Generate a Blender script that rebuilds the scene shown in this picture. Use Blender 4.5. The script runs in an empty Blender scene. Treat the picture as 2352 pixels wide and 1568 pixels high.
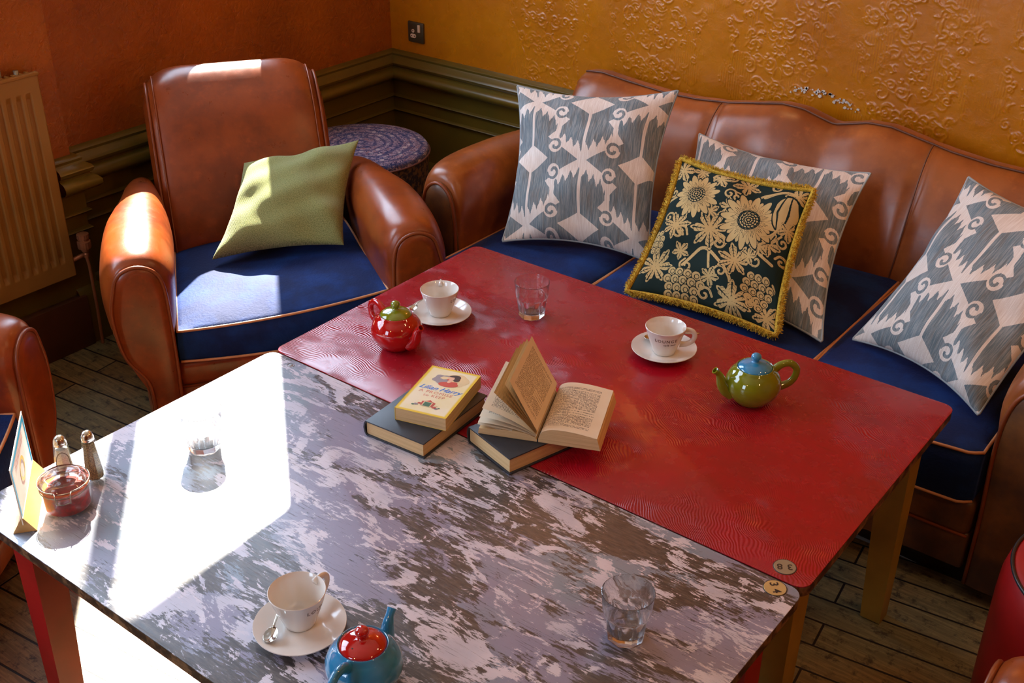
import bpy, bmesh, math, random
import numpy as np
from mathutils import Vector, Matrix

random.seed(7); RNG = np.random.default_rng(7)
SC = bpy.context.scene; COL = SC.collection
pi = math.pi

# ------------------------------------------------------------------ camera, sky, sun, exposure
cam_d = bpy.data.cameras.new('camera'); cam = bpy.data.objects.new('camera', cam_d); COL.objects.link(cam)
cam_d.sensor_width = 36.0; cam_d.lens = 2663.2 / 2352 * 36; cam_d.clip_start = 0.05; cam_d.clip_end = 60
def cam_basis(yaw, pitch, roll):
    cy, sy = math.cos(yaw), math.sin(yaw); cp, sp = math.cos(pitch), math.sin(pitch)
    f = Vector((-sy*cp, cy*cp, -sp)); r = Vector((cy, sy, 0)); u = r.cross(f)
    return math.cos(roll)*r + math.sin(roll)*u, -math.sin(roll)*r + math.cos(roll)*u, f
_r, _u, _f = cam_basis(.6541, .5136, .0085)
cam.matrix_world = Matrix(((_r.x, _u.x, -_f.x, 1.973), (_r.y, _u.y, -_f.y, -2.395), (_r.z, _u.z, -_f.z, 2.021), (0, 0, 0, 1)))
SC.camera = cam

SKY_STRENGTH = 10.0
SUN_STRENGTH = 38.0
LAMP_POWER = .65
EXPOSURE = 0.12
w = bpy.data.worlds.new('sky'); SC.world = w; w.use_nodes = True
bg = w.node_tree.nodes['Background']; bg.inputs[0].default_value = (.62, .78, 1.0, 1); bg.inputs[1].default_value = SKY_STRENGTH
SC.view_settings.view_transform = 'Standard'; SC.view_settings.look = 'None'
SC.view_settings.gamma = 1; SC.view_settings.use_curve_mapping = False; SC.view_settings.exposure = EXPOSURE
sd = bpy.data.lights.new('sun', 'SUN'); sun = bpy.data.objects.new('sun', sd); COL.objects.link(sun)
sd.energy = SUN_STRENGTH; sd.angle = math.radians(.6); sd.color = (1.0, .93, .80)
_el = math.radians(41.0)
_dir = Vector((.7526*math.cos(_el), -.6585*math.cos(_el), -math.sin(_el)))
sun.rotation_euler = _dir.to_track_quat('-Z', 'Y').to_euler(); sun.location = (-4, 3.5, 5)
def portal(name, loc, rot, sx, sy):
    d = bpy.data.lights.new(name, 'AREA'); o = bpy.data.objects.new(name, d); COL.objects.link(o)
    d.shape = 'RECTANGLE'; d.size = sx; d.size_y = sy; o.location = loc; o.rotation_euler = rot; d.cycles.is_portal = True
portal('daylight_left', (-1.55, .18, 2.10), (0, -pi/2, 0), 1.92, .86)
portal('daylight_near', (-1.47, -1.85, 1.98), (0, -pi/2, 0), 1.6, 1.75)
portal('rear_fill_portal', (.1, -5.06, 1.9), (-pi/2, 0, pi), 1.0, 1.8)  # sky fill through the added rear window
C = SC.cycles
C.use_denoising = True; C.use_adaptive_sampling = True; C.adaptive_threshold = .02; C.max_bounces = 9; C.diffuse_bounces = 4; C.glossy_bounces = 4; C.transmission_bounces = 8
C.transparent_max_bounces = 10; C.sample_clamp_indirect = 6; C.caustics_reflective = False; C.caustics_refractive = False
C.blur_glossy = .6

T = .596                      # table height
L, W1, W2 = 1.417, .789, .806 # table plan sizes

# ------------------------------------------------------------------ node helpers
class NT:
    def __init__(s, name):
        s.m = bpy.data.materials.new(name); s.m.use_nodes = True; s.t = s.m.node_tree
        s.b = s.t.nodes['Principled BSDF']
    def n(s, typ, **kw):
        nd = s.t.nodes.new(typ)
        for k, v in kw.items():
            if k.startswith('_'): setattr(nd, k[1:], v)
            else:
                key = int(k[1:]) if k[0] == 'i' and k[1:].isdigit() else k.replace('__', ' ')
                s.put(nd.inputs[key], v)
        return nd
    def put(s, inp, v):
        if isinstance(v, bpy.types.NodeSocket): s.t.links.new(v, inp)
        elif isinstance(v, (tuple, list)) and len(v) == 3 and inp.type == 'RGBA': inp.default_value = (*v, 1)
        else: inp.default_value = v
    def coord(s, kind='Object', scale=(1, 1, 1), rot=(0, 0, 0), loc=(0, 0, 0)):
        c = s.n('ShaderNodeTexCoord').outputs[kind]
        if scale == (1, 1, 1) and rot == (0, 0, 0) and loc == (0, 0, 0): return c
        mp = s.n('ShaderNodeMapping'); s.t.links.new(c, mp.inputs[0])
        mp.inputs['Scale'].default_value = scale; mp.inputs['Rotation'].default_value = rot; mp.inputs['Location'].default_value = loc
        return mp.outputs[0]
    def noise(s, vec, scale, detail=4, rough=.5, dist=0):
        return s.n('ShaderNodeTexNoise', Vector=vec, Scale=scale, Detail=detail, Roughness=rough, Distortion=dist).outputs[0]
    def math(s, op, a, b=0.0, c=0.0, clamp=False):
        nd = s.n('ShaderNodeMath', _operation=op, _use_clamp=clamp); s.put(nd.inputs[0], a); s.put(nd.inputs[1], b)
        if op in ('MULTIPLY_ADD',): s.put(nd.inputs[2], c)
        return nd.outputs[0]
    def step(s, v, lo, hi):
        nd = s.n('ShaderNodeMapRange', _interpolation_type='SMOOTHSTEP', Value=v)
        nd.inputs['From Min'].default_value = lo; nd.inputs['From Max'].default_value = hi
        return nd.outputs[0]
    def mix(s, f, a, b, mode='MIX'):
        nd = s.n('ShaderNodeMix', _data_type='RGBA', _blend_type=mode)
        s.put(nd.inputs[0], f); s.put(nd.inputs[6], a); s.put(nd.inputs[7], b)
        return nd.outputs[2]
    def attr(s, name): return s.n('ShaderNodeAttribute', _attribute_name=name).outputs['Fac']
    def bump(s, h, strength=.3, dist=.002, normal=None):
        nd = s.n('ShaderNodeBump', Height=h, Strength=strength, Distance=dist)
        if normal is not None: s.put(nd.inputs['Normal'], normal)
        s.t.links.new(nd.outputs[0], s.b.inputs['Normal']); return nd.outputs[0]
    def set(s, **kw):
        for k, v in kw.items(): s.put(s.b.inputs[k.replace('__', ' ')], v)
        return s

MATS = {}
def plain(name, col, rough=.5, metal=0, var=.12, vscale=9, bump=0, bscale=150, **kw):
    """a simple material with a little procedural variation in tone"""
    if name in MATS: return MATS[name]
    s = NT(name); co = s.coord()
    nz = s.noise(co, vscale, 5)
    c1 = tuple(x*(1-var) for x in col); c2 = tuple(min(1, x*(1+var)) for x in col)
    s.set(Base__Color=s.mix(s.step(nz, .35, .65), c1, c2), Roughness=rough, Metallic=metal, **kw)
    if bump: s.bump(s.noise(co, bscale, 3), bump, .001)
    MATS[name] = s.m; return s.m

def leather(name, base, dark, rough=.34):
    s = NT(name); co = s.coord()
    a = s.noise(co, 5, 6, .6); b = s.noise(co, 22, 5, .65); g = s.n('ShaderNodeTexVoronoi', Vector=co, Scale=420).outputs[0]
    c = s.mix(s.step(a, .38, .66), base, dark)
    c = s.mix(s.math('MULTIPLY', s.step(b, .52, .72), .35), c, tuple(x*1.5 for x in base))
    r = s.math('MULTIPLY_ADD', b, .22, rough - .1)
    s.set(Base__Color=c, Roughness=r, Specular__IOR__Level=.5, Coat__Weight=.15, Coat__Roughness=.22)
    n1 = s.bump(s.noise(co, 9, 3), .25, .004); s.bump(g, .12, .0006, n1); return s.m

M_LEATHER = leather('brown_leather', (.27, .052, .007), (.15, .027, .005), .30)
M_LEATHER_SOFA = leather('tan_leather', (.33, .090, .017), (.21, .048, .008), .33)
M_PIPING = plain('leather_piping', (.21, .045, .010), .38)
M_WORN = leather('dark_worn_leather', (.060, .026, .014), (.20, .075, .018), .42)
M_CORD = plain('copper_piping', (.55, .24, .10), .45)
def velvet():
    s = NT('blue_velvet'); co = s.coord()
    a = s.noise(co, 7, 5, .6); b = s.noise(co, 140, 3, .6)
    c = s.mix(s.step(a, .4, .65), (.001, .012, .075), (.002, .030, .16))
    s.set(Base__Color=c, Roughness=.75, Sheen__Weight=.36, Sheen__Roughness=.3, Sheen__Tint=(.25, .35, 1, 1), Specular__IOR__Level=.25)
    s.bump(s.math('ADD', s.math('MULTIPLY', a, 3.0), b), .35, .004); return s.m
M_VELVET = velvet()

def m_red_table():
    s = NT('red_lacquer'); co = s.coord(); st = s.coord(scale=(1, 4, 1))
    a = s.noise(co, 3, 6, .6); g = s.noise(s.coord(scale=(3, 45, 1)), 2, 5, .6)
    c = s.mix(s.step(a, .4, .62), (.33, .004, .014), (.26, .009, .014))
    sp = s.step(s.noise(co, 240, 2, .4), .80, .83)
    c = s.mix(sp, c, (.6, .42, .32))
    c = s.mix(s.math('MULTIPLY', s.step(g, .62, .72), .4), c, (.20, .010, .006))
    # finger-whorl ripples in the brushed lacquer, in patches
    wv = s.n('ShaderNodeTexWave', _wave_type='RINGS', _rings_direction='SPHERICAL', Vector=s.coord(scale=(1, 1.5, 1), loc=(-.1, .45, 0)), Scale=58, Distortion=40, Detail=1.0)
    wv.inputs['Detail Scale'].default_value = .16
    patch = s.step(s.noise(co, 5.5, 2), .42, .6)
    rg = s.math('MULTIPLY', wv.outputs[1], patch)
    scr = s.n('ShaderNodeTexVoronoi', _feature='DISTANCE_TO_EDGE', Vector=s.coord(scale=(1, 1, 1)), Scale=9).outputs[0]
    r = s.math('ADD', s.math('MULTIPLY_ADD', a, .16, .17), s.math('MULTIPLY', s.step(s.noise(co, 30, 4), .5, .7), .10))
    s.set(Base__Color=c, Roughness=r, Specular__IOR__Level=.6)
    n1 = s.bump(rg, .5, .0012); s.bump(g, .15, .0006, n1); return s.m

def m_grey_table():
    s = NT('worn_paint_top'); co = s.coord(scale=(1, 2.3, 1)); cm = s.coord(scale=(1, 1.9, 1), rot=(0, 0, .12)); cf = s.coord(scale=(1, 5.5, 1)); iso = s.coord()
    big = s.noise(co, 3.1, 8, .62, .5); med = s.noise(cm, 7.0, 9, .66, .9); fine = s.noise(cf, 30, 7, .75); tint = s.noise(iso, 3.2, 3)
    xg = s.n('ShaderNodeSeparateXYZ', Vector=iso).outputs[0]; glare_bias = s.math('MULTIPLY', s.step(xg, .95, .15), .045)   # fewer dark patches toward the window: its glare painted into the colour
    dark = s.mix(s.step(fine, .35, .65), (.034, .030, .032), (.11, .088, .078))
    lav = s.mix(s.step(tint, .40, .60), (.25, .24, .345), (.20, .26, .33))
    white = s.mix(s.step(s.noise(iso, 8, 4), .4, .62), (.64, .60, .67), (.50, .49, .58))
    v0 = s.math('ADD', s.math('ADD', s.math('MULTIPLY', big, .72), s.math('MULTIPLY', fine, .28)), glare_bias)
    v1 = s.math('ADD', s.math('MULTIPLY', med, .74), s.math('MULTIPLY', fine, .26))
    c = s.mix(s.step(v0, .492, .512), dark, lav)
    c = s.mix(s.step(v1, .524, .545), c, white)
    v2 = s.math('ADD', s.math('MULTIPLY', s.noise(s.coord(scale=(1, 1.7, 1), loc=(3, 1, 0)), 10, 8, .7, 1), .7), s.math('MULTIPLY', fine, .3))
    c = s.mix(s.step(v2, .565, .585), c, (.62, .57, .64))
    hair = s.step(s.noise(s.coord(scale=(1.2, 30, 1)), 12, 5, .72), .57, .65)
    c = s.mix(s.math('MULTIPLY', hair, .7), c, (.055, .05, .055))
    s.set(Base__Color=c, Roughness=s.math('MULTIPLY_ADD', v1, .3, .20), Specular__IOR__Level=.6, Coat__Weight=.6, Coat__Roughness=.50)
    s.bump(s.math('ADD', s.math('MULTIPLY', v1, .8), s.math('MULTIPLY', hair, -.4)), .35, .0012); return s.m

def m_edge():
    s = NT('worn_table_edge'); co = s.coord()
    s.set(Base__Color=s.mix(s.step(s.noise(co, 22, 6, .7), .45, .62), (.045, .022, .012), (.25, .13, .06)), Roughness=.45); return s.m
def m_wall(name, c1, c2, emb=.5):
    s = NT(name); co = s.coord()
    a = s.noise(co, 2.2, 5, .6); b = s.noise(co, 42, 6, .6, 1.2); c = s.noise(co, 10, 4)
    s.set(Base__Color=s.mix(s.step(a, .36, .64), c1, c2), Roughness=s.math('MULTIPLY_ADD', c, .2, .18), Specular__IOR__Level=.6)
    s.bump(b, emb, .005); return s.m
def m_floor():
    s = NT('old_floorboards'); co = s.coord(rot=(0, 0, math.radians(-7)))
    br = s.n('ShaderNodeTexBrick', Vector=co, Scale=1.0, Color1=(.0, 0, 0), Color2=(1, 1, 1), Mortar=(.5, .5, .5), _offset=.37)
    br.inputs['Mortar Size'].default_value = .0034; br.inputs['Brick Width'].default_value = .62; br.inputs['Row Height'].default_value = .088; br.inputs['Mortar Smooth'].default_value = .3
    tone = br.outputs[0]
    cg = s.coord(scale=(1.5, 22, 1), rot=(0, 0, math.radians(-7)))
    g = s.noise(cg, 5, 8, .72, .4); dirt = s.noise(s.coord(), 26, 8, .75); big = s.noise(s.coord(), 2.4, 3)
    c = s.mix(tone, (.21, .11, .025), (.31, .23, .10))
    c = s.mix(s.step(big, .4, .62), c, (.22, .20, .10))
    c = s.mix(s.step(g, .42, .62), s.mix(.5, c, (.05, .035, .02)), c)
    c = s.mix(s.step(dirt, .5, .66), c, (.035, .027, .018))
    c = s.mix(br.outputs[1], c, (.006, .004, .003))
    s.set(Base__Color=c, Roughness=s.math('MULTIPLY_ADD', dirt, .35, .28))
    n1 = s.bump(s.math('SUBTRACT', 1.0, br.outputs[1]), .6, .004); s.bump(g, .35, .0015, n1); return s.m
def m_dado():
    s = NT('olive_dado_paint'); co = s.coord()
    a = s.noise(co, 3, 5, .6)
    s.set(Base__Color=s.mix(s.step(a, .35, .65), (.135, .085, .010), (.105, .075, .011)), Roughness=.3, Specular__IOR__Level=.5)
    s.bump(s.noise(co, 60, 3), .15, .001); return s.m
def m_ikat():
    s = NT('ikat_weave'); p = s.attr('pat'); uv = s.coord('UV')
    st = s.noise(s.coord('UV', scale=(160, 9, 1)), 1.0, 4, .7); st2 = s.noise(s.coord('UV', scale=(40, 6, 1)), 1, 3)
    wv = s.noise(s.coord('UV', scale=(210, 210, 1)), 1.0, 2)
    blue = s.mix(s.step(st, .38, .66), (.125, .17, .195), (.30, .32, .32))
    blue = s.mix(s.math('MULTIPLY', s.step(st2, .5, .7), .5), blue, (.15, .12, .10))
    cream = s.mix(s.step(st, .35, .7), (.66, .56, .49), (.80, .73, .67))
    e = s.step(s.math('ADD', p, s.math('MULTIPLY_ADD', st, .3, -.15)), .42, .58)
    s.set(Base__Color=s.mix(e, blue, cream), Roughness=.85, Specular__IOR__Level=.15, Sheen__Weight=.15)
    s.bump(s.math('ADD', wv, st), .5, .0012); return s.m
def m_floral():
    s = NT('floral_tapestry'); p = s.attr('pat')
    gold = s.mix(s.noise(s.coord('UV'), 6, 3), (.46, .31, .12), (.58, .42, .19))
    c = s.mix(s.step(p, .3, .62), (.010, .022, .020), gold)
    s.set(Base__Color=c, Roughness=.85, Specular__IOR__Level=.15); s.bump(s.math('ADD', p, s.math('MULTIPLY', s.noise(s.coord('UV'), 260, 2), .6)), .4, .001); return s.m
def m_green_wool():
    s = NT('green_wool'); uv = s.coord('UV'); f = s.noise(uv, 170, 3, .6); a = s.noise(uv, 4, 3)
    ck = s.n('ShaderNodeTexWave', _bands_direction='DIAGONAL', Vector=uv, Scale=60, Distortion=2.0).outputs[1]
    c = s.mix(s.step(f, .36, .64), (.15, .18, .055), (.33, .35, .14))
    s.set(Base__Color=c, Roughness=.9, Specular__IOR__Level=.12, Sheen__Weight=.2)
    s.bump(s.math('ADD', f, s.math('MULTIPLY', ck, .5)), .6, .0016); return s.m
def m_fringe():
    s = NT('mustard_fringe'); co = s.coord(); f = s.noise(co, 260, 3, .6)
    s.set(Base__Color=s.mix(s.step(f, .35, .65), (.36, .20, .008), (.68, .44, .03)), Roughness=.8); s.bump(f, .8, .003); return s.m
def m_glass(name, thin, gloss=.5):
    """drinking glass: part solid refraction, part plain see-through wall"""
    s = NT(name); t = s.t; t.nodes.remove(s.b); out = t.nodes['Material Output']
    fc = s.n('ShaderNodeLayerWeight', Blend=.5).outputs[1]; fr = s.math('MULTIPLY_ADD', s.math('POWER', fc, 4.0), gloss, gloss*.08); nz = s.noise(s.coord(), 3, 2)
    gl = s.n('ShaderNodeBsdfGlass', IOR=1.5, Roughness=s.math('MULTIPLY', nz, .01)).outputs[0]
    tr = s.n('ShaderNodeBsdfTransparent', Color=(.97, .985, .98)).outputs[0]; go = s.n('ShaderNodeBsdfGlossy', Roughness=.02).outputs[0]
    m1 = s.n('ShaderNodeMixShader'); s.put(m1.inputs[0], fr); s.put(m1.inputs[1], tr); s.put(m1.inputs[2], go)
    m2 = s.n('ShaderNodeMixShader'); m2.inputs[0].default_value = thin; s.put(m2.inputs[1], gl); s.put(m2.inputs[2], m1.outputs[0])
    t.links.new(m2.outputs[0], out.inputs[0]); return s.m
def m_pages():
    s = NT('page_edges'); w = s.noise(s.coord(scale=(2, 2, 420)), 2, 2)
    s.set(Base__Color=s.mix(s.step(w, .25, .75), (.56, .36, .16), (.70, .48, .24)), Roughness=.85); s.bump(w, .4, .001); return s.m
def m_printed(name, dense=44):
    s = NT(name); uv = s.n('ShaderNodeTexCoord').outputs['UV']
    sep = s.n('ShaderNodeSeparateXYZ', Vector=uv); u, v = sep.outputs[0], sep.outputs[1]
    row = s.math('MULTIPLY', v, dense); fr = s.math('FRACT', row); fl = s.math('FLOOR', row)
    line = s.math('MULTIPLY', s.step(fr, .25, .35), s.math('SUBTRACT', 1.0, s.step(fr, .68, .78)))
    cv = s.n('ShaderNodeCombineXYZ', X=s.math('MULTIPLY', u, 62), Y=s.math('MULTIPLY', fl, 7.31))
    wd = s.step(s.noise(cv.outputs[0], 1.0, 1), .40, .46)
    let = s.step(s.noise(s.n('ShaderNodeCombineXYZ', X=s.math('MULTIPLY', u, 260), Y=s.math('MULTIPLY', fl, 3.1)).outputs[0], 1, 1), .36, .46)
    # a last line may stop short; margins stay clear
    endn = s.n('ShaderNodeTexWhiteNoise', _noise_dimensions='1D', W=fl).outputs[0]
    end = s.math('LESS_THAN', u, s.math('ADD', .88, s.math('MULTIPLY', s.math('GREATER_THAN', endn, .82), -.3)))
    m = s.math('MULTIPLY', s.math('GREATER_THAN', u, .12), end)
    m = s.math('MULTIPLY', m, s.math('MULTIPLY', s.math('GREATER_THAN', v, .10), s.math('LESS_THAN', v, .91)))
    ink = s.math('MULTIPLY', s.math('MULTIPLY', line, wd), s.math('MULTIPLY', let, m))
    pap = s.mix(s.noise(uv, 5, 3), (.72, .60, .43), (.80, .70, .54))
    s.set(Base__Color=s.mix(ink, pap, (.05, .035, .03)), Roughness=.85, Specular__IOR__Level=.2); return s.m
def m_pouf():
    s = NT('woven_pouf_fabric'); co = s.coord()
    v = s.n('ShaderNodeTexVoronoi', Vector=co, Scale=26).outputs[0]; a = s.noise(co, 60, 4, .7, 2); b = s.noise(co, 6, 3)
    wv = s.n('ShaderNodeTexWave', _wave_type='RINGS', _rings_direction='Z', Vector=co, Scale=9, Distortion=6, Detail=3).outputs[1]
    e = s.noise(s.coord(scale=(1, 1, 1), loc=(4, 0, 0)), 34, 5, .75, 3)
    c = s.mix(s.step(a, .44, .54), (.010, .020, .10), (.34, .27, .36))
    c = s.mix(s.step(e, .52, .58), c, s.mix(s.step(b, .42, .6), (.015, .06, .22), (.30, .14, .14)))
    c = s.mix(s.math('MULTIPLY', s.step(v, .30, .18), .8), c, (.50, .44, .48))
    c = s.mix(s.math('MULTIPLY', s.step(wv, .72, .86), .7), c, (.012, .03, .13))
    s.set(Base__Color=c, Roughness=.9); s.bump(a, .5, .002); return s.m
def m_pepper(name, a, b, sc=500):
    s = NT(name); s.set(Base__Color=s.mix(s.step(s.noise(s.coord(), sc, 2), .42, .58), a, b), Roughness=.8); return s.m
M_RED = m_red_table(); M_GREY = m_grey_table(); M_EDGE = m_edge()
M_WALL_L = m_wall('amber_wall_plaster', (.37, .092, .006), (.26, .058, .004), .8)
M_WALL_B = m_wall('amber_wallpaper', (.49, .168, .002), (.40, .122, .002), .18)
M_FLOOR = m_floor(); M_DADO = m_dado(); M_IKAT = m_ikat(); M_FLORAL = m_floral(); M_WOOL = m_green_wool(); M_FRINGE = m_fringe()
M_GLASS = m_glass('tumbler_glass', .10, 0); M_THIN = m_glass('thin_clear_glass', 1.0); M_PAGES = m_pages(); M_PRINT = m_printed('printed_page'); M_POUF = m_pouf()
M_BLUEPIPE = plain('grey_blue_cord', (.30, .33, .34), .8)
M_CHINA = plain('white_china', (.74, .69, .63), .12, var=.02, Coat__Weight=.5, Coat__Roughness=.05)
M_INK = plain('brown_print', (.10, .045, .03), .5)
M_STEEL = plain('polished_steel', (.62, .58, .50), .18, 1, .05)
M_WIRE = plain('dull_wire', (.22, .18, .14), .35, .9)
def glaze(n, c): return plain(n, c, .08, var=.08, vscale=20, Coat__Weight=.8, Coat__Roughness=.03)
G_RED = glaze('red_glaze', (.42, .006, .006)); G_GREEN = glaze('green_glaze', (.17, .19, .008)); G_BLUE = glaze('blue_glaze', (.025, .22, .42))
M_OCHRE = plain('ochre_painted_wood', (.34, .20, .022), .42, bump=.1); M_REDLEG = plain('red_painted_wood', (.36, .012, .010), .38, bump=.1)
M_BLACKCLOTH = plain('black_book_cloth', (.022, .024, .03), .42, bump=.2, bscale=900)
M_RADIATOR = plain('bronze_radiator_paint', (.30, .15, .035), .35, var=.06)
M_BRASS = plain('brass_disc', (.55, .40, .16), .38, .35); M_DARKMETAL = plain('bronze_plate', (.10, .085, .05), .35, .6)
M_WHITEPL = plain('cream_plastic', (.75, .55, .38), .4)
M_SKIRT = plain('brown_skirting_paint', (.09, .035, .016), .35); M_TRIMW = plain('window_paint', (.5, .42, .3), .45)
M_REDVINYL = plain('red_vinyl', (.30, .002, .003), .45); M_BLACKPIPE = plain('black_cord', (.012, .014, .018), .3)
M_BLOCK = plain('varnished_wood_block', (.45, .24, .07), .4); M_CARD = plain('cream_card', (.82, .78, .70), .6); M_TEALPRINT = plain('teal_print', (.0, .30, .50), .5)
M_YELPRINT = plain('yellow_print', (.75, .52, .04), .5); M_REDPRINT = plain('faded_red_print', (.6, .22, .16), .5)
M_CEIL = plain('ceiling_paint', (.62, .50, .36), .8); M_COPPER = plain('copper_pipe', (.42, .17, .08), .4, .5)
M_DARKFOOT = plain('dark_wood', (.03, .016, .010), .5); M_CHALK = plain('bare_plaster', (.6, .52, .45), .9)

# ------------------------------------------------------------------ mesh helpers
def link(name, me, m, parent=None, smooth=True):
    if m is not None: me.materials.append(m) if not isinstance(m, (list, tuple)) else [me.materials.append(x) for x in m]
    if smooth:
        me.polygons.foreach_set('use_smooth', [True]*len(me.polygons))
    o = bpy.data.objects.new(name, me); COL.objects.link(o)
    if parent is not None: o.parent = parent
    return o
class MB:
    """collects pieces of one part"""
    def __init__(s): s.v = []; s.f = []; s.mi = []
    def add(s, V, F, mi=0):
        k = len(s.v); s.v += [tuple(map(float, p)) for p in V]; s.f += [tuple(i+k for i in f) for f in F]; s.mi += [mi]*len(F); return s
    def obj(s, name, m, parent=None, smooth=True, auto=None, loc=None):
        me = bpy.data.meshes.new(name); me.from_pydata(s.v, [], s.f); 
        if isinstance(m, (list, tuple)): 
            o = link(name, me, m, parent, smooth); me.polygons.foreach_set('material_index', s.mi)
        else: o = link(name, me, m, parent, smooth)
        bm = bmesh.new(); bm.from_mesh(me); bmesh.ops.recalc_face_normals(bm, faces=bm.faces); bm.to_mesh(me); bm.free()
        if auto is not None: me.set_sharp_from_angle(angle=math.radians(auto))
        if loc: o.location = loc
        return o
def boxg(x0, x1, y0, y1, z0, z1, bev=0, seg=2):
    bm = bmesh.new(); bmesh.ops.create_cube(bm, size=1)
    for v in bm.verts: v.co = ((x0+x1)/2+v.co.x*(x1-x0), (y0+y1)/2+v.co.y*(y1-y0), (z0+z1)/2+v.co.z*(z1-z0))
    if bev: bmesh.ops.bevel(bm, geom=list(bm.edges), offset=bev, segments=seg, profile=.5, affect='EDGES')
    bm.verts.index_update(); V = [tuple(v.co) for v in bm.verts]; F = [[v.index for v in f.verts] for f in bm.faces]; bm.free(); return V, F
def box(name, b, m, parent=None, bev=0, seg=2, smooth=True):
    return MB().add(*boxg(*b, bev, seg)).obj(name, m, parent, smooth, 40)
def lathe(profile, n=48, cap0=True, cap1=True, off=(0, 0, 0), mod=None):
    V = []; F = []
    for i, (r, z) in enumerate(profile):
        for k in range(n):
            a = 2*pi*k/n; rr = r*(mod(a, i, z) if mod else 1)
            V.append((off[0]+rr*math.cos(a), off[1]+rr*math.sin(a), off[2]+z))
    for i in range(len(profile)-1):
        for k in range(n): F.append((i*n+k, i*n+(k+1) % n, (i+1)*n+(k+1) % n, (i+1)*n+k))
    if cap0: F.append(tuple(range(n))[::-1])
    if cap1: F.append(tuple((len(profile)-1)*n+k for k in range(n)))
    return V, F
def frame(t, up=Vector((0, 0, 1))):
    t = t.normalized(); a = t.cross(up)
    if a.length < 1e-3: a = t.cross(Vector((1, 0, 0)))
    a.normalize(); return a, a.cross(t).normalized()
def tube(pts, rad, n=10, closed=False, flat=1.0, caps=True):
    P = [Vector(p) for p in pts]; V = []; F = []; N = len(P)
    prev = None
    for i, p in enumerate(P):
        t = (P[(i+1) % N]-P[i-1]) if closed else (P[min(i+1, N-1)]-P[max(i-1, 0)])
        if t.length < 1e-9: t = Vector((0, 0, 1))
        if prev is None: a, b = frame(t)
        else:
            t.normalize(); a = prev - t*prev.dot(t); a.normalize(); b = a.cross(t)
        prev = a; r = rad(i/(N-1)) if callable(rad) else rad
        for k in range(n):
            q = 2*pi*k/n; V.append(p + a*(r*math.cos(q)) + b*(r*flat*math.sin(q)))
    M_ = N if closed else N-1
    for i in range(M_):
        j = (i+1) % N
        for k in range(n): F.append((i*n+k, i*n+(k+1) % n, j*n+(k+1) % n, j*n+k))
    if not closed and caps: F.append(tuple(range(n))[::-1]); F.append(tuple((N-1)*n+k for k in range(n)))
    return V, F
def cr(pts, n=8, closed=False):
    """Catmull-Rom through points"""
    P = [np.array(p, float) for p in pts]; N = len(P); out = []
    for i in range(N if closed else N-1):
        p0 = P[i-1] if (closed or i > 0) else P[0]*2-P[1]; p1 = P[i]; p2 = P[(i+1) % N]
        p3 = P[(i+2) % N] if (closed or i+2 < N) else P[N-1]*2-P[N-2]
        for k in range(n):
            t = k/n; out.append(.5*((2*p1)+(p2-p0)*t+(2*p0-5*p1+4*p2-p3)*t*t+(3*p1-p0-3*p2+p3)*t**3))
    if not closed: out.append(P[-1])
    return out
def loft(secs, cap=True):
    """secs: list of closed rings (equal count)"""
    n = len(secs[0]); V = [tuple(p) for s in secs for p in s]; F = []
    for i in range(len(secs)-1):
        for k in range(n): F.append((i*n+k, i*n+(k+1) % n, (i+1)*n+(k+1) % n, (i+1)*n+k))
    if cap: F.append(tuple(range(n))[::-1]); F.append(tuple((len(secs)-1)*n+k for k in range(n)))
    return V, F
def fast_grid(name, P, m, parent=None, uv=None, attr=None, smooth=True, closed_u=False):
    """P: (a,b,3) array"""
    a, b = P.shape[:2]; me = bpy.data.meshes.new(name)
    idx = np.arange(a*b).reshape(a, b)
    q = np.stack([idx[:-1, :-1], idx[1:, :-1], idx[1:, 1:], idx[:-1, 1:]], -1).reshape(-1, 4)
    me.vertices.add(a*b); me.vertices.foreach_set('co', P.astype(np.float32).ravel())
    me.loops.add(q.size); me.loops.foreach_set('vertex_index', q.ravel().astype(np.int32))
    me.polygons.add(len(q)); me.polygons.foreach_set('loop_start', np.arange(0, q.size, 4, dtype=np.int32))
    me.update(calc_edges=True)
    if uv is not None:
        l = me.uv_layers.new(name='UVMap'); l.data.foreach_set('uv', uv.reshape(-1, 2)[q.ravel()].astype(np.float32).ravel())
    if attr is not None:
        at = me.attributes.new('pat', 'FLOAT', 'POINT'); at.data.foreach_set('value', attr.astype(np.float32).ravel())
    return link(name, me, m, parent, smooth)
def tag(o, label=None, cat=None, group=None, kind=None):
    if label: o['label'] = label
    if cat: o['category'] = cat
    if group: o['group'] = group
    if kind: o['kind'] = kind
    return o
def thing(name, label, cat, loc=(0, 0, 0), rz=0, group=None):
    o = bpy.data.objects.new(name, None); COL.objects.link(o); o.location = loc; o.rotation_euler = (0, 0, rz); o.empty_display_size = .05
    return tag(o, label, cat, group)
def dup(o, parent=None):
    c = o.copy(); COL.objects.link(c)
    if parent is not None: c.parent = parent
    for ch in list(o.children): dup(ch, c)
    return c
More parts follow.
